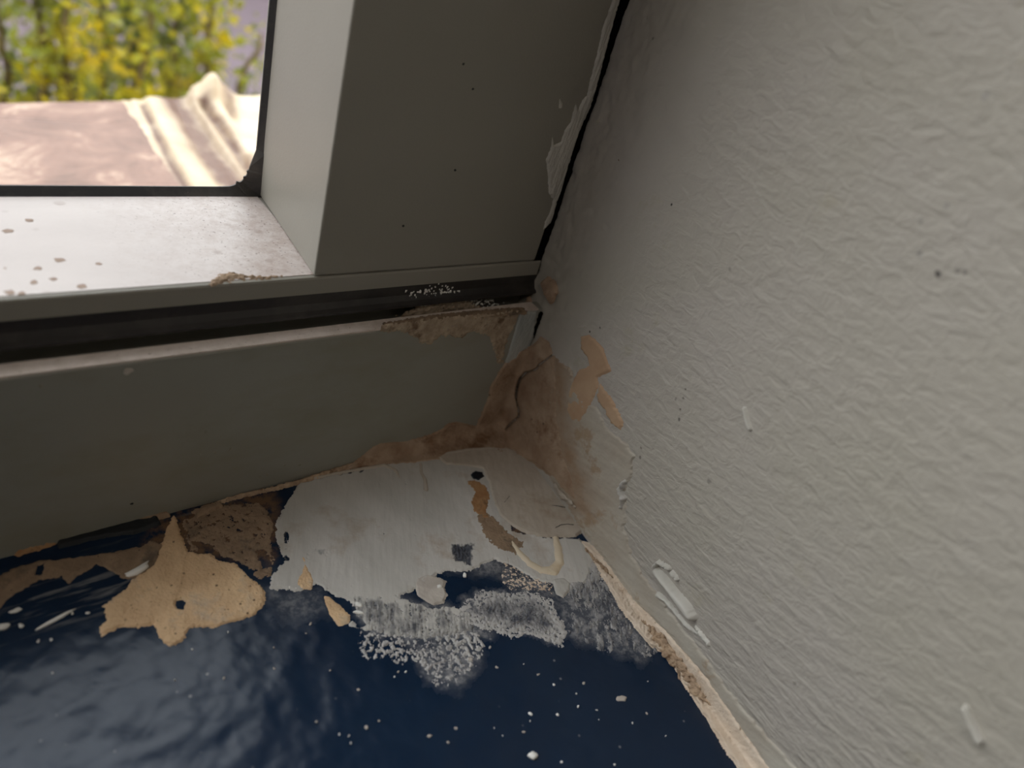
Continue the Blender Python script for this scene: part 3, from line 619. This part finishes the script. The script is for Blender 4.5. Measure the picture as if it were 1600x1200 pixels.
patch('filler_blob', SILL, m_white, .5, poly=[(862, 905), (880, 902), (892, 912), (890, 925), (880, 936), (868, 930)], edge=.6, rag=.3, tex=.12, label='small white filler blob at the foot of the cream glue trail', cat='filler', seed=14)
# chalky worn smears
patch('chalky_smear', SILL, m_chalk, .22, poly=[(880, 842), (912, 850), (945, 900), (975, 960), (1005, 1000), (1032, 1016), (1010, 1028), (985, 1015), (962, 1008), (950, 1030), (930, 1010), (905, 1000), (885, 990), (893, 960), (888, 930), (893, 905), (885, 870)], edge=.6, rag=.9, rsc=2, tex=.1, res=.22,
      spk=lambda X, Y, s: -.5 * sstep(-.12, .12, (-.75 + .85 * sstep(-.050, -.072, Y)) - fbm(X, Y, 1.5 * MM, 23, 5, (1, 2.5), math.radians(-35), .75)), extra={'thin': lambda X, Y, s: .25 + .55 * sstep(-.045, -.072, Y)}, label='chalky white smear worn to speckles beside the sandy bead along the wall', cat='filler', seed=15)
patch('chalky_smear', SILL, m_chalk, .22, poly=[(700, 975), (715, 950), (730, 935), (750, 922), (790, 926), (830, 925), (862, 935), (885, 985), (878, 1010), (850, 1000), (820, 992), (800, 1000), (780, 988), (740, 978)],
      edge=.5, rag=1.0, rsc=2, tex=.1, res=.22, spk=worn(-.25, 1.0, seed=27), extra={'thin': lambda X, Y, s: .45 + .4 * sstep(.5, 5, s)}, label='grey cloudy smear with a pale rim in the middle of the sill', cat='filler', seed=16)
patch('chalky_smear', SILL, m_chalk, .22, poly=[(560, 985), (620, 990), (680, 985), (745, 985), (760, 1010), (745, 1040), (720, 1062), (700, 1075), (680, 1070), (665, 1050), (655, 1030), (620, 1036), (600, 1028), (580, 1035), (562, 1020)],
      edge=.6, rag=1.2, rsc=2.2, tex=.1, res=.22, spk=worn(.10, 1.1, seed=29), extra={'thin': lambda X, Y, s: .55 + 0 * s}, label='speckled white scatter of filler below the pale grey smear', cat='filler', seed=17)
patch('chalky_smear', SILL, m_sand, .2, poly=[(790, 872), (815, 880), (840, 900), (862, 905), (870, 930), (850, 925), (820, 920), (800, 925), (780, 910)], edge=.5, rag=1.0, rsc=2, tex=.1, res=.22, spk=worn(.08, 1.0, seed=33), label='crumbly sand-coloured speckling left of the cream glue trail', cat='plaster', seed=18)
# tan plaster on the left
FAN = [(272, 803), (281, 831), (294, 862), (312, 866), (331, 867), (341, 878), (369, 880), (381, 894), (403, 912), (414, 925), (412, 947), (397, 962), (369, 972), (337, 981), (294, 981), (292, 997), (269, 1012), (256, 1006), (244, 987), (241, 975), (216, 981), (194, 978), (159, 992), (156, 981), (169, 962), (162, 947), (175, 937), (197, 919), (206, 906), (237, 887), (253, 850), (259, 825)]
patch('plaster_patch', SILL, m_tan, .5, poly=FAN, holes=[[(274, 940), (282, 936), (290, 943), (286, 952), (277, 952)]], edge=.5, rag=.55, rsc=1.4, tex=.14, tsc=2.2, st=(1, 3), ang=-.5, res=.22,
      spk=lambda X, Y, s: .25 * np.exp(-(line_sdf(X, Y, [SILL.uv(*q) for q in [(272, 810), (284, 880), (280, 910), (262, 950), (268, 1005)]], [0] * 5) / (1.1 * MM)) ** 2), label='light tan plaster patch spread like a fan on the navy sill', cat='plaster', seed=19)
patch('plaster_patch', SILL, m_brown, .3, poly=[(284, 815), (300, 808), (325, 800), (350, 790), (375, 786), (402, 786), (418, 802), (429, 825), (424, 842), (428, 870), (424, 900), (404, 905), (386, 886), (355, 870), (335, 862), (300, 860), (290, 845)],
      holes=[[(400, 862), (412, 858), (425, 885), (410, 888)], [(300, 845), (330, 848), (345, 864), (310, 862)]], edge=.6, rag=.8, rsc=2, tex=.12, spk=worn(-.35, 1.6, seed=35), label='dark brown crumbly plaster patch between the tan fan and the grey filler', cat='plaster', seed=20)
patch('plaster_patch', SILL, m_brown, .3, poly=[(-40, 925), (0, 900), (19, 889), (62, 876), (103, 872), (156, 866), (219, 855), (237, 846), (255, 850), (246, 880), (215, 905), (190, 905), (175, 894), (150, 884), (128, 898), (106, 911), (97, 900), (62, 906), (37, 922), (22, 928), (0, 950), (-40, 975)],
      holes=[[(58, 884), (70, 880), (66, 898), (56, 898)]], edge=.5, rag=.45, rsc=2, tex=.06, label='long brown plaster smear running left from the tan fan', cat='plaster', seed=22)
patch('plaster_crumb', SILL, m_rust, 1.3, poly=[(10, 866), (22, 856), (47, 846), (84, 836), (90, 850), (60, 860), (30, 868)], edge=.8, rag=.6, rsc=2, tex=.5, tsc=1.5, label='crumbling orange-brown plaster lump against the frame at far left', cat='plaster', seed=23)
patch('plaster_crumb', SILL, m_brown, 1.2, poly=[(208, 812), (235, 800), (262, 797), (268, 808), (240, 815), (215, 820)], edge=.8, rag=.5, rsc=1.6, tex=.4, tsc=1.5, label='small brown plaster crumb against the frame above the tan fan', cat='plaster', seed=24)
patch('plaster_crumb', SILL, m_brown, 1.4, poly=[(300, 800), (322, 790), (345, 785), (350, 794), (330, 803), (308, 812)], edge=.8, rag=.5, rsc=1.6, tex=.4, tsc=1.5, label='small brown plaster crumb against the frame right of the fan tip', cat='plaster', seed=25)
m_oldseal = plaster('old_dark_sealant', srgb(22, 26, 30), srgb(38, 40, 42), 200, rough=.5)
patch('sealant_strip', SILL, m_oldseal, 1.0, poly=[(88, 846), (150, 829), (215, 813), (248, 806), (252, 820), (215, 834), (150, 844), (92, 858)], edge=.5, rag=.3, rsc=2, tex=.1, label='dark strip of old sealant along the foot of the frame', cat='sealant', seed=26)
patch('joint_filler', SILL, m_grit, 1.0, line=[(340, 786), (380, 774), (420, 766), (470, 753), (520, 737), (570, 722)], W=[.4, .7, .7, .8, .9, 1.2], edge=.5, rag=.4, rsc=1.5, tex=.25, tsc=1.2, label='gritty yellow-brown filler line in the joint between frame and sill', cat='filler', seed=27)

# ------------------------------------------------------------------ the corner
def crack_cut(lines):
    def f_(X, Y, s_):
        return s_
    return f_
CR = [(866, 553), (842, 570), (838, 577), (822, 582), (812, 592), (808, 605), (806, 620), (810, 640), (811, 650), (800, 660), (790, 670)]
def crack(X, Y, s):
    dl = -line_sdf(X, Y, [CORNER.uv(*q) for q in CR], [0] * len(CR)) / MM + .12 * fbm(X, Y, .8 * MM, 50)
    big = -line_sdf(X, Y, [CORNER.uv(*q) for q in CR[3:7]], [0] * 4) / MM
    return -1.3 * np.exp(-(dl / .22) ** 2) - .8 * np.exp(-(big / .38) ** 2)
def crackm(X, Y, s):
    dl = -line_sdf(X, Y, [CORNER.uv(*q) for q in CR], [0] * len(CR)) / MM + .12 * fbm(X, Y, .8 * MM, 50)
    big = -line_sdf(X, Y, [CORNER.uv(*q) for q in CR[3:7]], [0] * 4) / MM
    return np.clip(np.exp(-(dl / .16) ** 2) + np.exp(-(big / .28) ** 2), 0, 1)
patch('corner_filler', CORNER, m_corner2, .7, poly=[(832, 540), (845, 527), (858, 535), (866, 560), (872, 600), (872, 650), (880, 700), (895, 745), (905, 790), (880, 770), (860, 745), (832, 722), (800, 712), (760, 712), (720, 716), (690, 720), (640, 726), (590, 728), (560, 731), (540, 734), (562, 716), (575, 703), (594, 692), (630, 690), (662, 682), (690, 670), (700, 662), (712, 658), (744, 666), (750, 650), (761, 625), (766, 603), (780, 580), (789, 566), (800, 560), (815, 545)],
      edge=.9, rag=.35, rsc=2, tex=.3, tsc=4, res=.22, deep=True, spk=crack, extra={'crack': crackm}, label='cracked brown-beige filler packed into the corner of frame, wall and sill', cat='filler', seed=30)
patch('wall_filler', CORNER, m_wallfill, .55, poly=[(868, 560), (890, 575), (905, 620), (935, 640), (950, 670), (975, 690), (992, 712), (986, 745), (974, 770), (980, 800), (976, 830), (990, 870), (1003, 895), (1025, 925), (1050, 960), (1090, 1010), (1125, 1060), (1165, 1110), (1200, 1150), (1250, 1205), (1270, 1240), (1225, 1240), (1184, 1180), (1140, 1115), (1092, 1048), (1040, 988), (1002, 950), (972, 912), (940, 868), (905, 820), (880, 775), (860, 745), (845, 715), (850, 660), (856, 600)],
      edge=.7, rag=.6, rsc=2.4, tex=.2, tsc=3, st=(1, 3), ang=1.2, res=.26, extra={'stain': lambda X, Y, s: np.exp(-np.clip(-line_sdf(X, Y, [CORNER.uv(*q) for q in [(866, 560), (868, 620), (872, 680), (895, 740), (905, 790)]], [0] * 5) / MM - 1, 0, 99) / 3.5)}, label='smooth greyish filler skimmed up the foot of the wall from the corner', cat='filler', seed=31)
BL = [(917, 862), (938, 897), (967, 946), (996, 987), (1017, 1012), (1037, 1019), (1063, 1060), (1090, 1104), (1110, 1136), (1133, 1171), (1154, 1202), (1185, 1240), (1235, 1240)]
BR = [(1206, 1200), (1180, 1165), (1151, 1124), (1116, 1072), (1075, 1022), (1034, 978), (1010, 955), (987, 930), (968, 902), (944, 870), (920, 848), (905, 845)]
def grit(X, Y, s):
    core = -line_sdf(X, Y, [CORNER_SHARP.uv(*q) for q in [(905, 850), (940, 885), (975, 935), (1010, 985), (1050, 1030), (1090, 1080), (1110, 1110)]], [0] * 7) / MM
    return .45 * sstep(1.6, .3, core) * fbm(X, Y, .7 * MM, 51, 4, gain=.8)
patch('plaster_bead', CORNER_SHARP, m_sand, 1.1, poly=BL + BR, edge=1.0, rag=.35, rsc=2, tex=.2, tsc=2, spk=grit, res=.26, label='sandy plaster bead running along the joint of wall and sill', cat='plaster', seed=32)
patch('plaster_grit', CORNER_SHARP, m_grit, 1.6, line=[(915, 858), (942, 885), (960, 905)], W=[.3, .8, .3], edge=.5, rag=.6, rsc=1.2, tex=.5, tsc=.8, label='patch of brown grit in the upper end of the sandy bead', cat='plaster', seed=33)
patch('plaster_grit', CORNER_SHARP, m_grit, 1.7, line=[(1000, 965), (1025, 990), (1055, 1030), (1085, 1072), (1108, 1102)], W=[.5, 1.7, 1.6, 1.5, .5], edge=.5, rag=.8, rsc=1.2, tex=.5, tsc=.8, label='band of coarse brown grit halfway along the sandy bead', cat='plaster', seed=34)
# on the wall
m_tanw = plaster('tan_bare_plaster', srgb(172, 140, 112), srgb(184, 156, 128), 100, bumps=((400, .00015),))
patch('bare_plaster_spot', WALL, m_tanw, .42, poly=[(908, 527), (920, 524), (932, 533), (942, 545), (950, 565), (955, 580), (945, 584), (934, 590), (935, 605), (925, 625), (918, 645), (908, 662), (895, 658), (886, 640), (890, 610), (898, 590), (905, 578), (922, 572), (918, 558), (908, 545)], edge=.5, rag=.35, rsc=2, tex=.05, label='tan bare plaster mark on the wall beside the corner crack', cat='plaster', seed=35)
patch('bare_plaster_spot', WALL, m_tanw, .5, poly=[(938, 600), (952, 620), (965, 640), (975, 660), (968, 672), (955, 660), (945, 640), (932, 620)], edge=.5, rag=.8, rsc=1.8, tex=.05, label='faint broken tan mark just right of the larger tan wall mark', cat='plaster', seed=36)
patch('paint_drip', WALL, m_paint, 2.4, line=[(1028, 890), (1040, 905), (1056, 925), (1075, 948), (1084, 962)], W=[.7, 1.2, 1.2, 1.5, 1.2], edge=.6, rag=.15, tex=.08, label='thick smooth paint drip low on the wall near the sandy bead', cat='paint', seed=37)
patch('paint_drip', WALL, m_paint, 1.2, line=[(1030, 930), (1042, 938), (1056, 955), (1072, 975), (1090, 990)], W=[.9, .5, .4, .4, .25], edge=.5, rag=.2, tex=.08, label='thin paint run just below the thick drip on the wall', cat='paint', seed=38)
patch('paint_drip', WALL, m_paint, .9, line=[(1088, 980), (1098, 993), (1108, 1006)], W=[.3, .6, .4], edge=.5, rag=.5, rsc=1, tex=.3, tsc=.8, label='crumbly paint bits trailing from the end of the thick drip', cat='paint', seed=39)
patch('paint_drip', WALL, m_paint, 1.5, line=[(1024, 885), (1032, 878), (1050, 890), (1060, 905)], W=[.4, .4, .35, .25], edge=.5, rag=.45, rsc=1, tex=.4, tsc=.8, label='crusty paint edge curling over the top of the thick drip', cat='paint', seed=40)
patch('paint_drip', WALL, m_paint, 1.0, line=[(1164, 638), (1168, 655), (1173, 670)], W=[.35, .5, .45], edge=.5, rag=.1, label='small pale paint drip in the middle of the wall', cat='paint', seed=41)
patch('paint_drip', WALL, m_paint, 1.6, line=[(1510, 1105), (1518, 1125), (1526, 1142), (1533, 1156)], W=[.45, .5, .55, .6], edge=.5, rag=.05, tex=.02, label='short raised paint drip at the lower right of the wall', cat='paint', seed=42)
patch('paint_drip', WALL, m_white, 1.5, line=[(978, 752), (971, 765), (976, 778), (973, 792)], W=[.6, .9, .8, .4], edge=.5, rag=.4, rsc=1.2, tex=.4, tsc=1, label='crumbly lump at the right edge of the wall filler', cat='filler', seed=43)
patch('filler_chunk', CORNER, m_smooth, 2.0, line=[(868, 758), (876, 772), (888, 782), (898, 792)], W=[.5, 1.1, .7, .3], edge=.5, rag=.4, rsc=1.4, tex=.4, tsc=1.2, label='torn lump of filler at the right edge of the rounded smear', cat='filler', seed=44)

# ------------------------------------------------------------------ on the frame and sash
EDGE = Plane((0, 0, ZF), (1, 0, 0), (0, 1, 0))
patch('frame_filler', FACE, m_flaky, .3, poly=[(590, 510), (640, 504), (700, 497), (760, 492), (812, 487), (808, 500), (800, 515), (792, 530), (788, 548), (786, 566), (778, 568), (772, 545), (766, 528), (750, 520), (735, 518), (722, 528), (700, 524), (687, 526), (672, 538), (660, 537), (650, 526), (625, 518), (600, 518)], edge=.4, rag=.9, rsc=1.6, tex=.2, tsc=1.5, spk=worn(-.45, 1.1, seed=71), label='flaky beige filler smeared below the top edge of the lower frame', cat='filler', seed=45)
patch('frame_filler', FACE, m_bluegrey, .4, poly=[(812, 488), (838, 487), (836, 505), (832, 530), (826, 545), (812, 560), (796, 572), (788, 570), (796, 545), (805, 515)], edge=.5, rag=.3, rsc=2, tex=.2, tsc=1.5, st=(.3, 2), ang=-.35, label='blue-grey streaked filler at the right end of the lower frame', cat='filler', seed=46)
patch('hole_shade', FACE, m_black, .5, poly=[(842, 488), (857, 486), (856, 512), (848, 525), (836, 532), (832, 520), (838, 505)], edge=.4, rag=.4, rsc=1.2, tex=.25, tsc=1, label='black patch painted as the shaded hole at the top right end of the lower frame', cat='hole', seed=47)  # raised black skim stands in for the dark inside of a hole
SEALP = Plane((0, .0075, 0), (1, 0, 0), (0, 0, 1))
patch('seal_grime', SEALP, m_flaky, .5, poly=[(618, 500), (640, 486), (655, 478), (680, 474), (700, 464), (716, 462), (735, 474), (760, 484), (800, 490), (700, 500)], edge=.6, rag=1.3, rsc=1.3, tex=.5, tsc=1.0, spk=worn(-.3, .9, seed=72), label='beige plaster crumbs heaped in the groove under the sash', cat='plaster', seed=48)
patch('seal_grime', SEALP, m_chip, .25, poly=[(632, 455), (690, 445), (735, 460), (790, 474), (780, 482), (735, 484), (700, 484), (640, 478)], edge=.8, rag=1.2, rsc=1.5, tex=.1, res=.2, spk=worn(.34, .9, seed=53), label='white splatter specks on the dark seal under the sash', cat='splatter', seed=49)
patch('filler_blob', SEALP, m_corner, 1.6, poly=[(818, 492), (822, 478), (824, 466), (833, 461), (840, 468), (842, 482), (850, 490)], edge=.9, rag=.2, rsc=1.4, tex=.2, label='small brown filler knob at the right end of the groove', cat='filler', seed=50)
patch('wall_crumb', WALL, m_corner, 1.0, poly=[(846, 440), (856, 432), (868, 440), (872, 455), (866, 470), (860, 476), (852, 462)], edge=.7, rag=.3, rsc=1.4, tex=.3, label='brown crumb on the wall edge beside the groove', cat='plaster', seed=51)
patch('edge_grime', EDGE, m_brown, .35, line=[(600, 507), (680, 497), (750, 490), (815, 485)], W=[.8, 1.6, 1.8, 1.8], edge=.5, rag=.5, rsc=1.5, tex=.25, tsc=1, label='brown dirt along the narrow top edge of the lower frame', cat='dirt', seed=52)
LEDG = [(957, -30), (957, 0), (942, 42), (932, 87), (922, 125), (917, 150), (910, 156), (903, 172), (899, 160), (892, 190), (882, 204), (876, 222), (866, 226), (863, 212), (861, 230), (853, 250), (856, 272), (857, 300), (864, 312), (860, 330), (852, 345), (848, 360), (860, 348), (865, 335), (870, 315), (877, 297), (885, 268), (895, 235), (907, 200), (921, 170), (934, 130), (941, 100), (950, 65), (968, 0), (976, -30)]
patch('crack_filler', SASH, m_stilef, .45, poly=LEDG, edge=.5, rag=.25, rsc=1.4, tex=.28, tsc=1.2, st=(.5, 5), ang=-.05, res=.25, spk=lambda X, Y, s: .0 * s, label='ragged strip of grey filler up the sash beside the black crack', cat='filler', seed=53)
patch('paint_fleck', SASH, m_stilef, .2, poly=[(874, 152), (879, 162), (878, 170), (873, 169)], edge=.3, rag=.1, label='tiny grey paint fleck on the sash left of the ragged filler strip', cat='paint', seed=54)
patch('dust_heap', LEDGE, m_brown, .5, line=[(330, 444), (345, 436), (365, 432), (385, 434), (410, 434), (440, 432)], W=[.4, 1.4, 1.7, .9, .6, .3], edge=.5, rag=.7, rsc=1.2, tex=.3, tsc=.8, label='small heap of brown dust on the front edge of the sash ledge', cat='dust', seed=55)

# ------------------------------------------------------------------ loose chips and flecks
def chip(name, plane, u, v, L, W, ang, T, mat, label, cat, group=None, seed=0, bend=0.0):
    """a solid flake: irregular outline, domed top"""
    rs = random.Random(seed + int(u * 7 + v)); n = 14; cx, cy = plane.uv(u, v); V = []; F = []
    ca, sa = math.cos(ang), math.sin(ang)
    rr = [rs.uniform(.55, 1.15) for _ in range(n)]; rr = [(rr[j] * 2 + rr[j - 1]) / 3 for j in range(n)]
    for ring, (k, h) in enumerate(((1.0, -.05), (1.0, T * .55), (.72, T), (.3, T * 1.08))):
        for j in range(n):
            a = 2 * math.pi * j / n; x = math.cos(a) * L / 2 * rr[j] * k; y = math.sin(a) * W / 2 * rr[j] * k + bend * (x / (L / 2)) ** 2
            hh = h + (rs.uniform(-.06, .06) * T if ring > 1 else 0)
            V.append(plane.O + plane.U * (cx + (x * ca - y * sa) * MM) + plane.V * (cy + (x * sa + y * ca) * MM) + plane.N * hh * MM)
    for r_ in range(3):
        for j in range(n): F.append([r_ * n + j, r_ * n + (j + 1) % n, (r_ + 1) * n + (j + 1) % n, (r_ + 1) * n + j])
    F.append([3 * n + j for j in range(n)]); F.append([j for j in range(n)][::-1])
    return tag(link(name, V, F, mat, smooth=True), label, cat, group)
chip('paint_chip', SILL, 216, 893, 7.2, 2.0, .25, 1.0, m_chip, 'curved white paint chip lying on the left edge of the tan fan', 'paint chip', bend=.9)
chip('paint_chip', SILL, 832, 1181, 2.3, 2.2, .8, .6, m_chip, 'largest white fleck on the navy sill, near the bottom edge', 'paint chip')
chip('paint_chip', SILL, 970, 1092, 3.4, 1.8, -.5, .3, m_dull, 'flat pale grey flake on the navy sill nearest the sandy bead', 'paint chip')
chip('paint_chip', SILL, 90, 967, 8.0, .9, .27, .5, m_chip, 'long thin white scrape mark of paint on the sill left of the fan', 'paint chip')
chip('paint_chip', SILL, 3, 981, 3.4, 1.8, .0, .8, m_chip, 'white paint blob cut off by the left edge of the view', 'paint chip')
chip('paint_chip', SILL, 24, 955, 2.6, 1.2, .1, .4, m_chip, 'small white paint chip above the long thin scrape', 'paint chip')
chip('paint_chip', SILL, 560, 946, 1.6, 2.2, .6, .6, m_chip, 'white chip in the navy nick of the filler smear', 'paint chip')
chip('paint_chip', SILL, 561, 958, 3.2, 1.0, -.7, .5, m_chip, 'second white chip lying aslant in the navy nick of the smear', 'paint chip')
chip('paint_chip', SILL, 686, 918, 1.5, 1.4, .3, .7, m_chip, 'tiny white bead on the round beige flake', 'paint chip')
chip('paint_chip', SILL, 726, 899, 1.0, 1.9, -.4, .5, m_chip, 'slim white chip on the bare navy spot', 'paint chip')
rs = random.Random(12)
GW = 'small white flecks scattered on the navy sill'
for (u, v, s_) in [(829, 1116, 1.6), (828, 1127, .8), (871, 1117, 1.2), (865, 1070, 1.1), (903, 1104, 1.2), (932, 1110, .9), (988, 1130, .9), (877, 1191, 1.0), (900, 1084, .8), (818, 1038, .6), (634, 1050, 1.2), (616, 1058, .9), (545, 1150, .8), (548, 1161, .7), (530, 1148, .8),
                   (137, 958, 1.6), (113, 959, 1.0), (33, 978, 2.0), (60, 1002, 1.6), (80, 1000, 1.1), (273, 1063, .6), (356, 988, .7), (82, 1052, .7), (300, 1015, .8), (772, 1138, .6), (785, 1150, .6), (935, 1125, .6), (960, 1195, .7), (462, 920, 1.4), (452, 918, 1.8), (1012, 1065, .6), (1040, 1150, .7)]:
    s_ *= rs.uniform(.6, .85); zone = 'left of the tan fan' if u < 150 and v < 1010 else 'below the tan fan' if u < 370 else 'beside the pale filler smear' if u < 470 else 'below the speckled filler scatter' if u < 700 else 'towards the bottom right of the sill'; chip('paint_fleck', SILL, u, v, s_, s_ * rs.uniform(.45, .9), rs.uniform(0, 3), .3, m_chip, 'tiny white paint fleck on the navy sill ' + zone, 'paint fleck', GW + ' ' + zone, 3)
GB = 'small beige grit specks scattered on the navy sill'
for (u, v, s_) in [(428, 1045, .9), (494, 1128, .8), (516, 1048, .8), (592, 1127, .9), (572, 1137, 1.6), (621, 1014, .8), (776, 1043, 1.2), (841, 1054, 1.3), (912, 1068, 1.3), (818, 1144, 1.2), (671, 1150, 1.6), (712, 1138, 1.2), (622, 1050, .9), (485, 975, 1.4), (428, 1012, .6), (478, 990, .8), (765, 1012, 1.4), (735, 1030, 2.0), (1010, 1115, 1.1), (700, 1160, 1.0), (350, 1060, .8), (560, 1078, 1.2)]:
    s_ *= .75; chip('grit_speck', SILL, u, v, s_, s_ * rs.uniform(.5, .9), rs.uniform(0, 3), .28, m_dull, 'tiny beige grit speck on the navy sill ' + ('left of' if u < 600 else 'below' if u < 780 else 'right of') + ' the speckled filler scatter', 'grit speck', GB + (' left' if u < 600 else ' middle' if u < 780 else ' right'), 9)

for (u, v, s_, lab) in [(711, 266, .9, 'dark speck in the middle of the grey sash stile'), (739, 139, .8, 'dark speck high on the grey sash stile'), (724, 100, .7, 'topmost faint dark speck on the grey sash stile'), (630, 353, .8, 'faint dark speck low on the grey sash stile')]:
    chip('dirt_speck', SASH, u, v, s_, s_ * .8, 0, .1, m_oldseal, lab, 'dirt speck')
chip('paint_spot', FACE, 201, 580, 2.0, 1.9, 0, .15, m_dull, 'round pale spot near the top of the lower frame, largest there', 'paint spot')
m_spot = plaster('greyish_spot', srgb(134, 130, 118), srgb(150, 146, 134), 200)
for (u, v, s_) in [(336, 707, 1.1), (360, 702, 1.2), (64, 603, .9), (345, 682, .5), (405, 745, .8), (418, 742, 1.0), (445, 727, .9), (468, 727, .8), (368, 731, .8), (312, 710, .5)]:
    chip('paint_spot', FACE, u, v, s_, s_ * rs.uniform(.6, .9), rs.uniform(0, 3), .1, m_spot, 'tiny pale spot on the lower part of the dark grey frame', 'paint spot', 'pale spots on the lower frame', 5)
chip('dirt_speck', FACE, 206, 787, .9, .7, 0, .15, m_oldseal, 'dark speck low on the lower frame above the tan fan', 'dirt speck')
m_mud = plaster('dried_mud', srgb(150, 130, 118), srgb(168, 148, 134), 300)
for (u, v, s_) in [(60, 420, 2.0), (53, 442, 2.1), (83, 437, 1.5), (128, 448, 2.6), (15, 458, 2.4), (34, 459, 2.0), (46, 345, 2.4), (12, 362, 2.2), (93, 407, 2.4), (8, 420, .8), (154, 413, 1.6)]:
    chip('mud_spot', LEDGE, u, v, s_, s_ * rs.uniform(.8, 1.3), rs.uniform(0, 3), .22, m_mud, 'small dried mud spot on the white sash ledge', 'mud spot', 'mud spots on the sash ledge', 6)
patch('hair', SILL, m_oldseal, 1.05, line=[(866, 828), (875, 823), (885, 822), (895, 823)], W=[.12, .14, .14, .12], edge=.2, rag=.02, tex=.02, res=.14, label='short dark hair stuck on the rounded filler smear', cat='hair', seed=60)
patch('filler_scratch', SILL, m_oldseal, .95, line=[(845, 790), (868, 793), (890, 797)], W=[.08, .2, .3], edge=.2, rag=.08, tex=.03, res=.14, label='dark scratch at the right side of the rounded filler smear', cat='scratch', seed=61)
patch('filler_scratch', SILL, m_oldseal, .95, line=[(787, 788), (795, 778)], W=[.14, .12], edge=.2, rag=.03, tex=.03, res=.14, label='short dark nick in the middle of the rounded filler smear', cat='scratch', seed=62)
